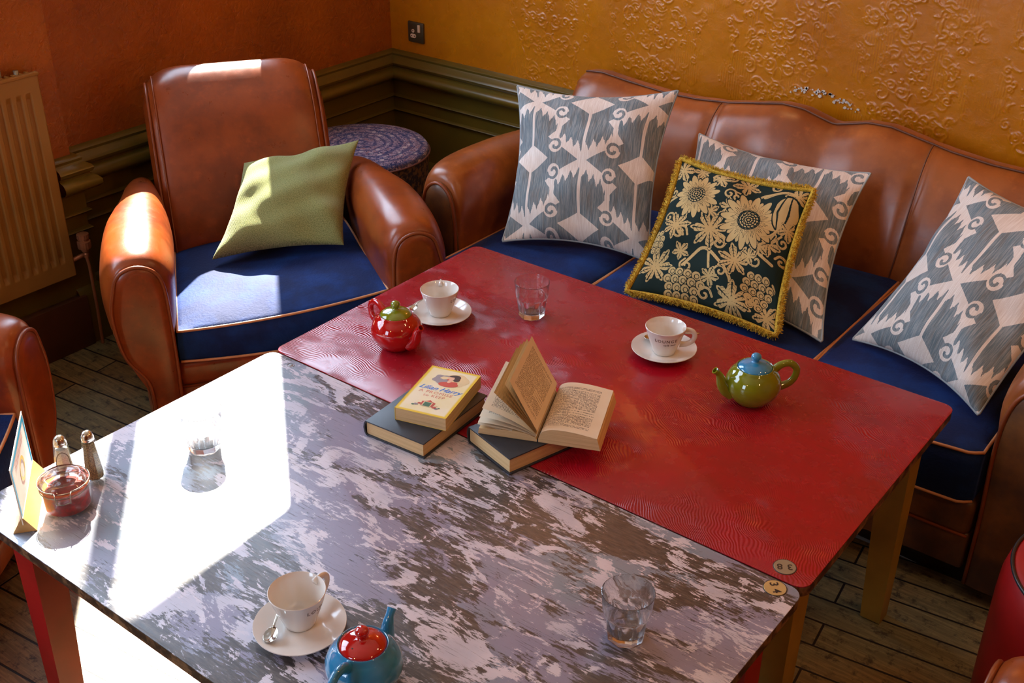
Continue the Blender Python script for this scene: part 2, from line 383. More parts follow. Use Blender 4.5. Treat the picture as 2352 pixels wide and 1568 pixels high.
def text_mesh(s, size, shear=0, align='CENTER', bold=0, spacing=1):
    cu = bpy.data.curves.new('lettering', 'FONT'); cu.body = s; cu.size = size; cu.shear = shear; cu.align_x = align; cu.align_y = 'CENTER'; cu.offset = bold; cu.space_character = spacing; cu.resolution_u = 3
    o = bpy.data.objects.new('lettering', cu); COL.objects.link(o); bpy.context.view_layer.update()
    me = bpy.data.meshes.new_from_object(o.evaluated_get(bpy.context.evaluated_depsgraph_get()))
    bm = bmesh.new(); bm.from_mesh(me); bmesh.ops.triangulate(bm, faces=bm.faces)
    for _ in range(0): pass
    bm.verts.index_update(); V = [tuple(v.co) for v in bm.verts]; F = [[v.index for v in f.verts] for f in bm.faces]; bm.free()
    bpy.data.objects.remove(o); bpy.data.curves.remove(cu); bpy.data.meshes.remove(me); return V, F
def flatpoly(pts, z=0): return [(p[0], p[1], z) for p in pts], [tuple(range(len(pts)))]
def prism(pts, z0, z1, bev=0):
    bm = bmesh.new(); vs = [bm.verts.new((p[0], p[1], z0)) for p in pts]; f = bm.faces.new(vs)
    r = bmesh.ops.extrude_face_region(bm, geom=[f]); top = [v for v in r['geom'] if isinstance(v, bmesh.types.BMVert)]
    for v in top: v.co.z = z1
    if bev:
        es = [e for e in bm.edges if abs(e.verts[0].co.z-e.verts[1].co.z) < 1e-9]
        bmesh.ops.bevel(bm, geom=es, offset=bev, segments=2, profile=.5, affect='EDGES')
    bmesh.ops.recalc_face_normals(bm, faces=bm.faces); bm.verts.index_update()
    V = [tuple(v.co) for v in bm.verts]; F = [[v.index for v in f.verts] for f in bm.faces]; bm.free(); return V, F
def rrect(x0, x1, y0, y1, r, n=6):
    P = []
    for cx, cy, a0 in ((x1-r, y1-r, 0), (x0+r, y1-r, pi/2), (x0+r, y0+r, pi), (x1-r, y0+r, 1.5*pi)):
        for k in range(n+1): a = a0+pi/2*k/n; P.append((cx+r*math.cos(a), cy+r*math.sin(a)))
    return P

# ------------------------------------------------------------------ the room
XW, XN, YW, CZ = -1.444, -1.38, 1.2, 3.4      # left wall, nearer part of left wall, back wall, ceiling
def S(o): o['kind'] = 'structure'; return o
S(box('floor', (-1.9, 4.3, -5.3, 1.5, -.1, 0), M_FLOOR, smooth=False))
S(box('ceiling', (-1.9, 4.3, -5.3, 1.5, CZ, CZ+.1), M_CEIL, smooth=False))

# embossed paper on the back wall: scrolls, leaves and ribs raised off the sheet
def wallpaper():
    dx = .0026
    xs = np.concatenate([np.arange(XW, 1.80, dx), np.linspace(1.82, 4.2, 12)]); zs = np.concatenate([np.linspace(0, .64, 4), np.arange(.655, 1.34, dx), np.linspace(1.36, CZ, 12)])
    nx, nz = len(xs), len(zs); gx0 = 0; gz0 = 4; mx = len(np.arange(XW, 1.80, dx)); mz = len(np.arange(.655, 1.34, dx))
    H = np.zeros((mx, mz)); rng = np.random.default_rng(3)
    def stamp(x, z, r, h):
        i = (x-XW)/dx; j = (z-.655)/dx; R = int(r/dx*2.2)+1
        i0, i1, j0, j1 = max(0, int(i)-R), min(mx, int(i)+R+1), max(0, int(j)-R), min(mz, int(j)+R+1)
        if i0 >= i1 or j0 >= j1: return
        a = np.arange(i0, i1)[:, None]-i; b = np.arange(j0, j1)[None, :]-j
        g = h*np.exp(-((a*a+b*b)*dx*dx)/(r*r)); H[i0:i1, j0:j1] = np.maximum(H[i0:i1, j0:j1], g)
    # a mirrored damask medallion: nested C-scrolls, acanthus fronds and small rosettes, each print worn differently
    for cx in (-.62, -.157, .335, .80, 1.26, 1.72):
        for cz in (1.02, 1.50, .54):
            r2 = np.random.default_rng(11)
            base = [(r2.uniform(0, .20), r2.uniform(-.25, .25), r2.uniform(.008, .034), r2.uniform(0, 2*pi), r2.choice([-1, 1]), r2.uniform(.55, 1.5)) for _ in range(62)]
            fr = [(r2.uniform(0, .19), r2.uniform(-.24, .24), r2.uniform(0, 2*pi), r2.uniform(.018, .05), r2.uniform(-1.6, 1.6)) for _ in range(70)]
            for sgn in (-1, 1):
                for (ax, az, R, ph, ch, turns) in base:
                    if (ax/.225)**2+(az/.27)**2 > 1: continue
                    jx, jz = rng.normal(0, .002, 2); hh = rng.uniform(.35, 1.0)
                    for k in range(36):
                        t = k/35; rr = R*(1-t*.8); a = ph+ch*t*turns*2*pi
                        stamp(cx+sgn*(ax+rr*math.cos(a))+jx, cz+az+rr*math.sin(a)+jz, .0020+.0014*math.sin(pi*t), .0030*hh)
                for (lx, lz, a, ln, bd) in fr:
                    if (lx/.225)**2+(lz/.27)**2 > 1: continue
                    hh = rng.uniform(.35, 1.0)
                    for k in range(20):
                        t = k/19; bend = a+bd*t; stamp(cx+sgn*(lx+ln*t*math.cos(bend)), cz+lz+ln*t*math.sin(bend), .0018+.0034*math.sin(pi*t)**2, .0028*hh)
                for _ in range(26): stamp(cx+sgn*rng.uniform(0, .22), cz+rng.uniform(-.26, .26), rng.uniform(.0015, .003), .0026)
    X, Z = np.meshgrid(xs[:mx], zs[gz0:gz0+mz], indexing='ij')
    # fine ribbed columns behind the scrolls and rough old paint between them
    per = .465; u = ((X+.157) % per)/per; side = np.exp(-((u-.5)/.11)**2)
    ribmask = (np.abs(u-.5) < .36) & (np.sin(X*31+np.sin(Z*9)*2)+np.sin(Z*23+X*5) > .35)
    ribs = ribmask*.0013*(.5+.5*np.sin(X*2*pi/.0088))
    H = np.maximum(H, ribs*(H < .0006))
    n1 = rng.normal(size=(mx//9+2, mz//9+2)); ii = np.linspace(0, n1.shape[0]-1.01, mx); jj = np.linspace(0, n1.shape[1]-1.01, mz)
    a = ii.astype(int)[:, None]; b = jj.astype(int)[None, :]; fa = (ii % 1)[:, None]; fb = (jj % 1)[None, :]
    n2 = n1[a, b]*(1-fa)*(1-fb)+n1[a+1, b]*fa*(1-fb)+n1[a, b+1]*(1-fa)*fb+n1[a+1, b+1]*fa*fb
    wear = np.clip(1.15-side*1.1+.35*n2, .10, 1)      # seams where the pattern has been filled and painted over
    H = H*wear*np.clip((X+1.15)/.45, .12, 1)+.0003*n2
    P = np.zeros((nx, nz, 3)); P[:, :, 0] = xs[:, None]; P[:, :, 2] = zs[None, :]; P[:, :, 1] = YW
    P[:mx, gz0:gz0+mz, 1] -= H
    P = P[:, ::-1]
    return S(fast_grid('wall_back', P, M_WALL_B))
wallpaper()

def wall_with_hole(name, X0, X1, ya, yb, holes, m):
    """wall slab between planes X0<X1, spanning ya..yb; holes [(y0,y1,z0,z1 at y0,z1 at y1)]"""
    mb = MB(); y = ya
    for (h0, h1, z0, za, zb) in sorted(holes):
        mb.add(*boxg(X0, X1, y, h0, 0, CZ)); mb.add(*boxg(X0, X1, h0, h1, 0, z0))
        V, F = boxg(X0, X1, h0, h1, max(za, zb), CZ)
        V = [(p[0], p[1], (za if abs(p[1]-h0) < 1e-6 else zb) if p[2] < CZ-1e-6 else p[2]) for p in V]
        mb.add(V, F); y = h1
    mb.add(*boxg(X0, X1, y, yb, 0, CZ)); return S(mb.obj(name, m, smooth=False))
wall_with_hole('wall_left', XW-.12, XW, -.5, YW+.05, [(-.235, .60, 1.16, 3.03, 2.96)], M_WALL_L)
wall_with_hole('wall_near_left', XN-.18, XN, -5.2, -.415, [(-2.7, -1.0, 1.2, 2.75, 2.75)], M_WALL_L)
mb = MB()
for b in ((-1.9, -.4, 0, CZ), (.6, 4.3, 0, CZ), (-.4, .6, 0, 1.0), (-.4, .6, 2.8, CZ)): mb.add(*boxg(b[0], b[1], -5.12, -5.0, b[2], b[3]))
S(mb.obj('wall_rear', M_WALL_L, smooth=False))
S(box('wall_right', (4.2, 4.3, -5.2, 1.4, 0, CZ), M_WALL_L, smooth=False))

def window(n, plane, y0, y1, z0, z1, mull, axis='x', t=.05, bar=.035, mz=None):
    mb = MB()
    def b(a0, a1, c0, c1):
        if axis == 'x': mb.add(*boxg(plane-t/2, plane+t/2, a0, a1, c0, c1))
        else: mb.add(*boxg(a0, a1, plane-t/2, plane+t/2, c0, c1))
    b(y0, y0+.03, z0, z1); b(y1-.03, y1, z0, z1); b(y0, y1, z0, z0+.04); b(y0, y1, z1-.03, z1)
    for m_ in mull: b(m_-bar/2, m_+bar/2, mz or z0, z1)
    if mz: b(y0, y1, mz-.03, mz+.03)
    return S(mb.obj('window_%d' % n, M_TRIMW, smooth=False))
window(1, -1.515, -.25, .60, 1.12, 3.10, [.105], bar=.05, mz=2.22)
window(2, -1.47, -2.7, -1.0, 1.2, 2.75, [-1.85])
window(3, -5.06, -.4, .6, 1.0, 2.8, [.1], axis='y')  # added window behind the camera, unseen, lets in frontal fill

# dado rail and panelling, one moulding run per wall
PROF = [(0, .675), (.018, .672), (.026, .664), (.024, .655), (.03, .648), (.044, .640), (.050, .630), (.046, .619), (.038, .613), (.038, .606), (.054, .600), (.064, .588), (.064, .574), (.054, .563), (.036, .556), (.022, .552), (.020, .545),
        (.016, .542), (.016, .487), (.024, .484), (.028, .479), (.024, .474), (.012, .471), (.012, .424), (.020, .421), (.024, .416), (.020, .411), (.006, .408), (.006, .21), (.016, .205), (.024, .19), (.026, .18), (.026, 0), (0, 0)]
def moulding(name, path, m, PROF=PROF):
    """path: list of (x,y,nx,ny) with mitre offsets"""
    V = []; F = []; n = len(PROF)
    for (x, y, ox, oy) in path:
        for d, z in PROF: V.append((x+ox*d, y+oy*d, z))
    for i in range(len(path)-1):
        for k in range(n-1): F.append((i*n+k, i*n+k+1, (i+1)*n+k+1, (i+1)*n+k))
    return S(MB().add(V, F).obj(name, m, auto=50))
moulding('trim_1', [(4.2, YW, 0, -1), (XW, YW, 1, -1)], M_DADO)
moulding('trim_2', [(XW, YW, 1, -1), (XW, -.415, 1, 0)], M_DADO)
moulding('trim_3', [(XW, -.415, 0, 1), (XN, -.415, 1, 1), (XN, -.492, 1, 0)], M_DADO)
PROF_FLAT = [(min(d, .008), z) for d, z in PROF]
moulding('trim_4', [(XN, -.492, 1, 0), (XN, -5.0, 1, 0)], M_DADO, PROF_FLAT)
S(box('baseboard_left', (XN, XN+.035, -5, -.47, 0, .19), M_SKIRT, bev=.004))

# ------------------------------------------------------------------ radiator, valve, socket
rad = thing('radiator', 'bronze painted ribbed panel radiator on the left wall', 'radiator', (-1.33, -.5, .285))
def radiator():
    # pressed panel: wave profile along y, flat border top and bottom
    Ln, Hh = 1.1, .69; ys = np.linspace(-Ln, 0, 441); zs = np.concatenate([np.linspace(0, .05, 4), np.linspace(.053, .075, 8), np.linspace(.08, .61, 20), np.linspace(.615, .637, 8), np.linspace(.64, Hh, 4)])
    Y, Z = np.meshgrid(ys, zs, indexing='ij')
    per = .0335; ph = ((Y+Ln) % per)/per; rib = np.clip((np.abs(ph-.5)-.20)/.10, 0, 1); rib = rib*rib*(3-2*rib)
    zz = np.clip((Z-.053)/.022, 0, 1)*np.clip((.637-Z)/.022, 0, 1); edge = np.clip((-Y-.028)/.006, 0, 1)
    X = -.010*(1-rib)*zz*edge
    X = X-.006*np.clip(1-(-Y)/.006, 0, 1)**2
    fast_grid('panel', np.stack([X, Y, Z], -1), M_RADIATOR, rad)
    mb = MB(); mb.add(*boxg(-.036, -.013, -Ln, -.001, .0, Hh-.002, .003)); mb.obj('body', M_RADIATOR, rad, auto=30)
    mb = MB(); mb.add(*boxg(-.016, .003, -Ln, 0, Hh-.006, Hh+.004, .002))
    for k in range(50): mb.add(*boxg(-.034, -.018, -.03-k*.0215, -.02-k*.0215, Hh, Hh+.004, .001))
    mb.obj('top_grille', M_RADIATOR, rad, auto=30)
    mb = MB(); mb.add(*boxg(-.040, -.034, -.16, -.10, .45, Hh+.03, .002)); mb.add(*tube([(-.03, -.055, Hh-.02), (-.03, -.055, Hh+.014)], .008)); mb.obj('bracket', plain('grey_metal', (.3, .27, .2), .4, .6), rad)
radiator()
val = thing('radiator_valve', 'ribbed round thermostat valve on a thin pipe beside the radiator', 'valve', (-1.330, -.455, 0))
MB().add(*lathe([(.004, .365), (.020, .366), (.022, .372), (.022, .392), (.017, .394), (.017, .401), (.020, .403), (.020, .418), (.012, .421), (.004, .421)], 32, mod=lambda a, i, z: 1+.03*math.cos(16*a))).obj('valve_head', M_COPPER, val, auto=30)
MB().add(*lathe([(.004, .332), (.009, .334), (.010, .345), (.007, .35), (.012, .356), (.012, .366)], 20)).add(*tube([(0, 0, .335), (0, .004, .30), (0, .004, .14), (0, 0, 0)], .0055)).obj('pipe', M_COPPER, val, auto=30)
MB().add(*tube([(0, 0, .345), (-.01, -.02, .338), (-.01, -.055, .335)], .008)).obj('elbow', M_COPPER, val)

soc = thing('wall_socket', 'bronze single plug socket with switch on the wall by the corner', 'socket', (-1.296, YW, .766))
MB().add(*boxg(-.043, .043, -.010, 0, -.043, .043, .004)).obj('plate', M_DARKMETAL, soc, auto=40)
MB().add(*boxg(.014, .027, -.0145, -.008, .003, .034, .002)).obj('switch', M_WHITEPL, soc, auto=40)
mb = MB(); V, F = lathe([(.003, 0), (.0072, 0), (.0072, .003), (.003, .003)], 20, False, False); mb.add([(p[0]-.012, -.0095-p[2], p[1]+.006) for p in V], F)
V, F = prism(rrect(-.015, .015, -.008, .008, .0075), 0, .0028); mb.add([(p[0]-.012, -.0095-p[2], p[1]-.015) for p in V], F)
mb.obj('sockets', M_WHITEPL, soc, auto=40)
mb = MB()
for q in (-.02, -.004): V, F = prism(rrect(-.003, .003, -.002, .002, .001), 0, .0004); mb.add([(p[0]+q, -.0124-p[2], p[1]-.015) for p in V], F)
mb.obj('pin_holes', M_DARKFOOT, soc)

# ------------------------------------------------------------------ armchair
def mirror(V, s): return [(p[0]*s, p[1], p[2]) for p in V]
ARM_SECT = {  # y : (inner x, outer x, top z, outer bottom x)
    -.030: (.325, .482, .612, .420), -.012: (.308, .494, .630, .424), .03: (.298, .505, .643, .430), .12: (.290, .505, .655, .432), .28: (.285, .495, .655, .430),
    .45: (.290, .455, .642, .42), .62: (.298, .435, .612, .41), .78: (.310, .415, .565, .40), .86: (.335, .40, .52, .385)}
def arm_ring(y, xi, xo, zt, xb, z0=.07, zin=.30):
    mid = (xi+xo)/2; h = (xo-xi)/2
    c = [(xi+.028, z0), (xi+.026, .20), (xi+.024, zin), (xi+.008, zt-.17), (xi+.004, zt-.085), (xi+.38*h, zt-.018), (mid, zt), (xo-.36*h, zt-.02), (xo-.006, zt-.09), (xo, zt-.16), (xo-.012, zt-.26), (xo-.034, zt-.34), (xb, zt-.41), (xb-.004, .13), (xb-.006, z0)]
    ring = cr([(p[0], p[1]) for p in c], 4); return [(p[0], y, p[1]) for p in ring]
def club_chair(label, loc, rz, group='club armchairs'):
    ch = thing('club_armchair', label, 'armchair', loc, rz, group)
    ys = sorted(ARM_SECT)
    for s in (-1, 1):
        ctl = cr([(y, *ARM_SECT[y]) for y in ys], 4)
        V, F = loft([arm_ring(*c) for c in ctl]); a = MB().add(mirror(V, s), F).obj('arm', M_LEATHER, ch, auto=60)
        # piped front panel with an arched top
        def arch(inset, y):
            xi, xo, zt, xb = .336+inset, .468-inset, .604-inset, .424-inset; m_ = (xi+xo)/2; h = (xo-xi)/2
            P = [(xi, .075), (xi-.004, .25), (xi-.004, .40), (xi, zt-.075), (xi+.3*h, zt-.02), (m_, zt), (xo-.3*h, zt-.02), (xo, zt-.075), (xo+.012, zt-.15), (xo-.004, .33), (xb-.012, .24), (xb-.02, .15), (xb-.022, .075)]
            return [(p[0], y, p[1]) for p in cr(P, 5)]
        V, F = loft([arch(-.006, -.020), arch(-.004, -.034), arch(.004, -.042), arch(.02, -.045)]); MB().add(mirror(V, s), F).obj('arm_panel', M_LEATHER, ch, auto=50)
        V, F = tube(arch(-.004, -.037)[2:-2], .0055, 8); MB().add(mirror(V, s), F).obj('arm_piping', M_PIPING, a)
    # back: rounded slab leaning backwards
    secs = []; N = 30
    for i in range(N+1):
        t = -1+2*i/N; x = -.020+.298*t*(1-.0); e = max(0, (abs(t)-.50)/.50); dz = .110*(1-math.sqrt(max(0, 1-e**2.4))); g = 1-.30*max(0, (abs(t)-.86)/.14)**2
        bow = .018*(1-t*t)
        c = [(.56, .12), (.545-bow, .30), (.555-bow, .43), (.62-bow, .57), (.69-bow, .69), (.738-bow*.6, .785), (.790, .850), (.845, .892), (.905, .898), (.96, .82), (.955, .70), (.93, .5), (.90, .25), (.88, .12)]
        top = .90; mid = .75
        ring = []
        for p in cr(c, 4, True):
            z = p[1] - dz*max(0, (p[1]-.35)/(top-.35))**1.5; y = mid+(p[0]-mid)*(g if p[1] > .3 else 1); ring.append((x, y, z))
        secs.append(ring)
    V, F = loft(secs); bk = MB().add(V, F).obj('backrest', M_LEATHER, ch, auto=60)
    for si in (1, 2, N-2, N-1):
        r = secs[si][4:38]; MB().add(*tube([(p[0]+(.004 if si > N/2 else -.004)*(1 if si in (1, N-1) else .2), p[1]-.003, p[2]+.002) for p in r], .0050 if si in (1, N-1) else .0028, 8)).obj('back_piping', M_PIPING, bk)
    # base with front rail
    mb = MB(); mb.add(*boxg(-.335, .335, .0, .74, .075, .20, .02, 3)); mb.add(*boxg(-.33, .33, -.012, .70, .185, .272, .022, 3)); mb.obj('base', M_LEATHER, ch, auto=40)
    MB().add(*tube([(-.325, -.012, .19), (0, -.02, .186), (.325, -.012, .19)], .004, 8)).obj('base_piping', M_PIPING, ch)
    # blue seat cushion
    nx, ny = 40, 36; u = np.linspace(-1, 1, nx); v = np.linspace(0, 1, ny); U, Vv = np.meshgrid(u, v, indexing='ij')
    hw = .315-.03*Vv; Xc = U*hw; Yc = -.012+.60*Vv-.03*(1-U**2)*(1-Vv)
    dome = .032*(1-U**4)*(1-(2*Vv-1)**4); sag = -.018*np.exp(-((U-.25)**2/.25+(Vv-.5)**2/.06)); tilt = .022*U-.01
    Zt = .410+dome+sag+tilt+.004*np.sin(U*6+Vv*5)*np.sin(Vv*7)
    top = np.stack([Xc, Yc, Zt], -1)
    mb = MB(); idx = lambda i, j: i*ny+j
    Vt = top.reshape(-1, 3).tolist(); F = [(idx(i, j), idx(i, j+1), idx(i+1, j+1), idx(i+1, j)) for i in range(nx-1) for j in range(ny-1)]
    per = [(i, 0) for i in range(nx)]+[(nx-1, j) for j in range(1, ny)]+[(i, ny-1) for i in range(nx-2, -1, -1)]+[(0, j) for j in range(ny-2, 0, -1)]
    rim = [top[i, j] for i, j in per]; n0 = len(Vt); K = len(per)
    for lvl, (zz, out) in enumerate(((.045, .006), (.09, .004), (.125, -.006))):
        for p in rim:
            c_ = np.array([0, .27, 0]); d = p-c_; d[2] = 0; d = d/np.linalg.norm(d); Vt.append((p[0]+d[0]*out, p[1]+d[1]*out, p[2]-zz if lvl < 2 else .275+.02*p[0]))
    ring = [idx(i, j) for i, j in per]
    for lvl in range(3):
        nxt = list(range(n0+lvl*K, n0+(lvl+1)*K))
        for k in range(K): F.append((ring[k], ring[(k+1) % K], nxt[(k+1) % K], nxt[k]))
        ring = nxt
    F.append(tuple(ring))
    sc_ = mb.add(Vt, F).obj('seat_cushion', M_VELVET, ch, auto=70)
    MB().add(*tube([(p[0], p[1], p[2]-.001) for p in rim], .0042, 8, True)).add(*tube([(p[0]*1.005, p[1]-.004, .285+.02*p[0]) for p in rim[:nx]], .004, 8)).obj('cushion_piping', M_CORD, sc_)
    for sx in (-.36, .36):
        for y in (.05, .68): MB().add(*lathe([(.026, .078), (.024, .04), (.018, 0)], 16, off=(sx, y, 0))).obj('foot', M_DARKFOOT, ch, auto=40)
    return ch
TH = math.radians(55.5)
c1 = club_chair('brown leather club armchair with blue seat and green cushion', (-.431, -.378, 0), TH)
c2 = dup(c1); c2.location = (-.33, -1.479, 0); c2.rotation_euler.z = math.radians(125.6); c2['label'] = 'reddish leather armchair cut off by the left edge, behind the card holder'
c3 = dup(c1); c3.location = (1.79, -1.19, 0); c3.rotation_euler.z = math.radians(-90); c3['label'] = 'brown leather armchair whose arm just shows in the bottom right corner'

# ------------------------------------------------------------------ sofa
sofa = thing('leather_sofa', 'tan leather sofa with camel back and blue seat against the wall', 'sofa', (.62, .12, 0))
def S2(P): return [(p[0]-.62, p[1]-.12, p[2]) for p in P]
def sofa_arm(s):
    # local frame: x measured outward from sofa middle (.62)
    sect = {.010: (.885, 1.075, .64, 1.06), .022: (.868, 1.09, .665, 1.07), .06: (.862, 1.10, .682, 1.075), .16: (.858, 1.112, .69, 1.08), .34: (.855, 1.112, .685, 1.08), .55: (.86, 1.10, .672, 1.07), .75: (.87, 1.08, .655, 1.06), .90: (.90, 1.05, .62, 1.03)}
    def ring(y, xi, xo, zt, xb):
        if s < 0: xo -= .06*max(0, 1-y/.5); xb -= .04*max(0, 1-y/.5)
        h = (xo-xi)/2; m_ = (xi+xo)/2
        c = [(xi+.012, .03), (xi+.012, .2), (xi+.010, .35), (xi+.004, zt-.20), (xi, zt-.10), (xi+.35*h, zt-.022), (m_, zt), (xo-.35*h, zt-.022), (xo, zt-.10), (xo+.006, zt-.2), (xo-.004, zt-.32), (xb, .22), (xb, .03)]
        return [(p[0]*s, y+(.092*max(0, 1-y/.4) if s < 0 else 0), p[1]) for p in cr(c, 5)]
    ctl = cr([(y, *sect[y]) for y in sorted(sect)], 4); V, F = loft([ring(*c) for c in ctl]); a = MB().add(V, F).obj('arm', M_LEATHER_SOFA, sofa, auto=60)
    def arch(i, y):
        xi, xo, zt = .886+i, (1.072 if s > 0 else 1.012)-i, .640-i; h = (xo-xi)/2; m_ = (xi+xo)/2
        P = [(xi, .04), (xi, .25), (xi-.006, .42), (xi, zt-.10), (xi+.3*h, zt-.028), (m_, zt), (xo-.3*h, zt-.028), (xo, zt-.10), (xo, .42), (xo-.01, .25), (xo-.012, .04)]
        return [(p[0]*s, y+(.092 if s < 0 else 0), p[1]) for p in cr(P, 5)]
    V, F = loft([arch(-.004, .02), arch(-.002, .002), arch(.006, -.006), arch(.03, -.009)]); MB().add(V, F).obj('arm_panel', M_WORN, sofa, auto=50)
    MB().add(*tube(arch(-.002, -.002), .0055, 8)).obj('arm_piping', M_PIPING, a)
sofa_arm(-1); sofa_arm(1)
TOP = [(-.97, .808), (-.945, .816), (-.885, .821), (-.78, .810), (-.62, .798), (-.50, .800), (-.38, .812), (-.27, .832), (-.185, .848), (-.11, .846), (-.05, .830), (0, .818), (.05, .830), (.11, .846), (.185, .848), (.27, .832), (.38, .812), (.50, .800), (.62, .798), (.78, .810), (.885, .821), (.945, .816), (.97, .808)]
def ztop(x): return float(np.interp(x, [p[0] for p in TOP], [p[1] for p in TOP]))
def back_ring(x, shrink=1.0):
    zt = ztop(x); e = max(0, (abs(x)-.88)/.09); bow = .014*math.sin(pi*min(1, abs(((x+.40) % .8)/.8-.0)))
    # face profile in world y
    c = [(.885, .10), (.87, .30), (.865, .45), (.885, .57), (.93, zt-.13), (.975, zt-.050), (1.02, zt-.012), (1.065, zt), (1.105, zt-.006), (1.125, zt-.028), (1.13, zt-.10), (1.13, .5), (1.12, .1)]
    return [(x, (p[0]+(.012*e*e if p[0] < 1 else 0))-.12, p[1]) for p in cr(c, 4, True)]
xs = [-.97, -.965, -.955]+list(np.linspace(-.94, .94, 100))+[.955, .965, .97]
rings = []
for x in xs:
    r = back_ring(x)
    for sx in (-.40, .32):                      # seams press in slightly
        d = abs(x-sx); k = .010*math.exp(-(d/.018)**2); r = [(p[0], p[1]+(k if p[1] < .93 else 0), p[2]-k*.3) for p in r]
    if abs(x) > .945: cy, cz = .9, .5; f = {.955: .997, .965: .985, .97: .965}[round(abs(x), 3)]; r = [(p[0], cy+(p[1]-cy)*f, cz+(p[2]-cz)*f) for p in r]
    rings.append(r)
V, F = loft(rings); sb = MB().add(V, F).obj('backrest', M_LEATHER_SOFA, sofa, auto=60)
MB().add(*tube([(x, 1.045-.12+.0, ztop(x)+.0015) for x in np.linspace(-.955, .955, 120)], .0035, 8)).obj('top_piping', plain('dark_seam', (.12, .04, .018), .5), sb)
for sx in (-.40, .32):
    P = [(sx+.012*math.sin(3*t)-(.03 if sx < 0 else .01)*(1-t), y-.12-.002, z) for t, y, z in [(0, .874, .40), (.3, .876, .52), (.6, .921, ztop(sx)-.13), (.8, .966, ztop(sx)-.05), (.93, 1.012, ztop(sx)-.010), (1, 1.04, ztop(sx)+.001)]]
    MB().add(*tube(cr(P, 5), .0022, 6)).obj('back_seam', MATS['dark_seam'], sb)
mb = MB(); mb.add(*boxg(-.87, .87, .0, .75, .07, .185, .012, 3)); mb.add(*boxg(-.868, .868, -.010, .72, .175, .285, .022, 3)); mb.obj('base', M_WORN, sofa, auto=40)
MB().add(*tube([(-.865, -.008, .182), (.865, -.008, .182)], .0042, 8)).obj('base_piping', M_PIPING, sofa)
MB().add(*boxg(-1.05, 1.05, .05, .95, .0, .075)).obj('plinth', M_DARKFOOT, sofa)
for (xa, xb) in ((-.856, -.385), (-.381, .348), (.352, .858)):
    nx, ny = 34, 34; u = np.linspace(-1, 1, nx); v = np.linspace(0, 1, ny); U, Vv = np.meshgrid(u, v, indexing='ij')
    Xc = (xa+xb)/2+U*(xb-xa)/2; Yc = -.03+.80*Vv-.008*(1-U**2)*(1-Vv)
    Zt = .432+.026*(1-U**6)*(1-(2*Vv-1)**6)+.004*np.sin(U*5+xa*9)*np.sin(Vv*8+xb)
    cr_ = np.clip((np.abs(U)-.9)/.1, 0, 1)*np.clip((.08-Vv)/.08, 0, 1); Yc = Yc+.02*cr_
    top = np.stack([Xc, Yc, Zt], -1); Vt = top.reshape(-1, 3).tolist(); idx = lambda i, j: i*ny+j
    F = [(idx(i, j), idx(i, j+1), idx(i+1, j+1), idx(i+1, j)) for i in range(nx-1) for j in range(ny-1)]
    per = [(i, 0) for i in range(nx)]+[(nx-1, j) for j in range(1, ny)]+[(i, ny-1) for i in range(nx-2, -1, -1)]+[(0, j) for j in range(ny-2, 0, -1)]
    K = len(per); n0 = len(Vt); rim = [top[i, j] for i, j in per]; ring = [idx(i, j) for i, j in per]
    for lvl, (z_, o_) in enumerate(((.40, -.006), (.34, -.008), (.288, .0))):
        for p in rim: Vt.append((p[0], p[1]+(o_ if p[1] < 0 else 0), z_))
        nxt = list(range(n0+lvl*K, n0+(lvl+1)*K)); F += [(ring[k], ring[(k+1) % K], nxt[(k+1) % K], nxt[k]) for k in range(K)]; ring = nxt
    F.append(tuple(ring)); sc_ = MB().add(Vt, F).obj('seat_cushion', M_VELVET, sofa, auto=70)
    MB().add(*tube(rim, .0042, 8, True)).add(*tube([(p[0], p[1]-.002, .291) for p in rim[:nx]], .004, 8)).obj('cushion_piping', M_CORD, sc_)

# bare plaster scuff above the sofa back
mb = MB(); rs = random.Random(4)
for k in range(46):
    x = .395+.235*k/46+rs.uniform(-.008, .008); z = ztop(x-.62)+.008+rs.uniform(-.008, .016); r = rs.uniform(.003, .008)
    P = [(x+r*rs.uniform(.5, 1.2)*math.cos(a), z+r*rs.uniform(.4, .9)*math.sin(a)) for a in np.linspace(0, 2*pi, 8)[:-1]]
    V, F = prism([(p[0], -p[1]) for p in P], 0, .0025, 0); mb.add([(p[0], YW-.0015-p[2], -p[1]) for p in V], F)
S(mb.obj('plaster_scuff', M_CHALK, smooth=False))

# ------------------------------------------------------------------ patterned pouf, red stool
pf = thing('round_pouf', 'round blue patterned fabric pouf between armchair and sofa', 'pouf', (-1.10, .64, 0))
MB().add(*lathe([(.235, .03), (.25, .05), (.256, .25), (.262, .42), (.266, .45)], 64, True, False)).obj('side', m_pepper('dark_pouf_side', (.02, .02, .05), (.16, .09, .06), 60), pf)
V, F = lathe([(.266, .45), (.264, .462), (.255, .474), (.20, .482), (.10, .485), (.001, .486)], 64, False, True); MB().add(V, F).obj('top', M_POUF, pf)
MB().add(*tube([(.266*math.cos(a), .266*math.sin(a), .452) for a in np.linspace(0, 2*pi, 65)[:-1]], .004, 8, True)).obj('piping', plain('plum_cord', (.16, .08, .09), .7), pf)
rst = thing('red_stool', 'round red vinyl stool with black piping at the right edge', 'stool', (1.862, -.275, 0))
MB().add(*lathe([(.205, 0), (.214, .02), (.218, .25), (.219, .40), (.217, .45), (.211, .478), (.202, .493)], 96, True, False)).obj('side', M_REDVINYL, rst)
MB().add(*lathe([(.202, .493), (.19, .503), (.12, .512), (.001, .515)], 96, False, True)).obj('seat', M_REDVINYL, rst)
MB().add(*tube([(.203*math.cos(a), .203*math.sin(a), .496) for a in np.linspace(0, 2*pi, 97)[:-1]], .0042, 10, True)).obj('piping', M_BLACKPIPE, rst)

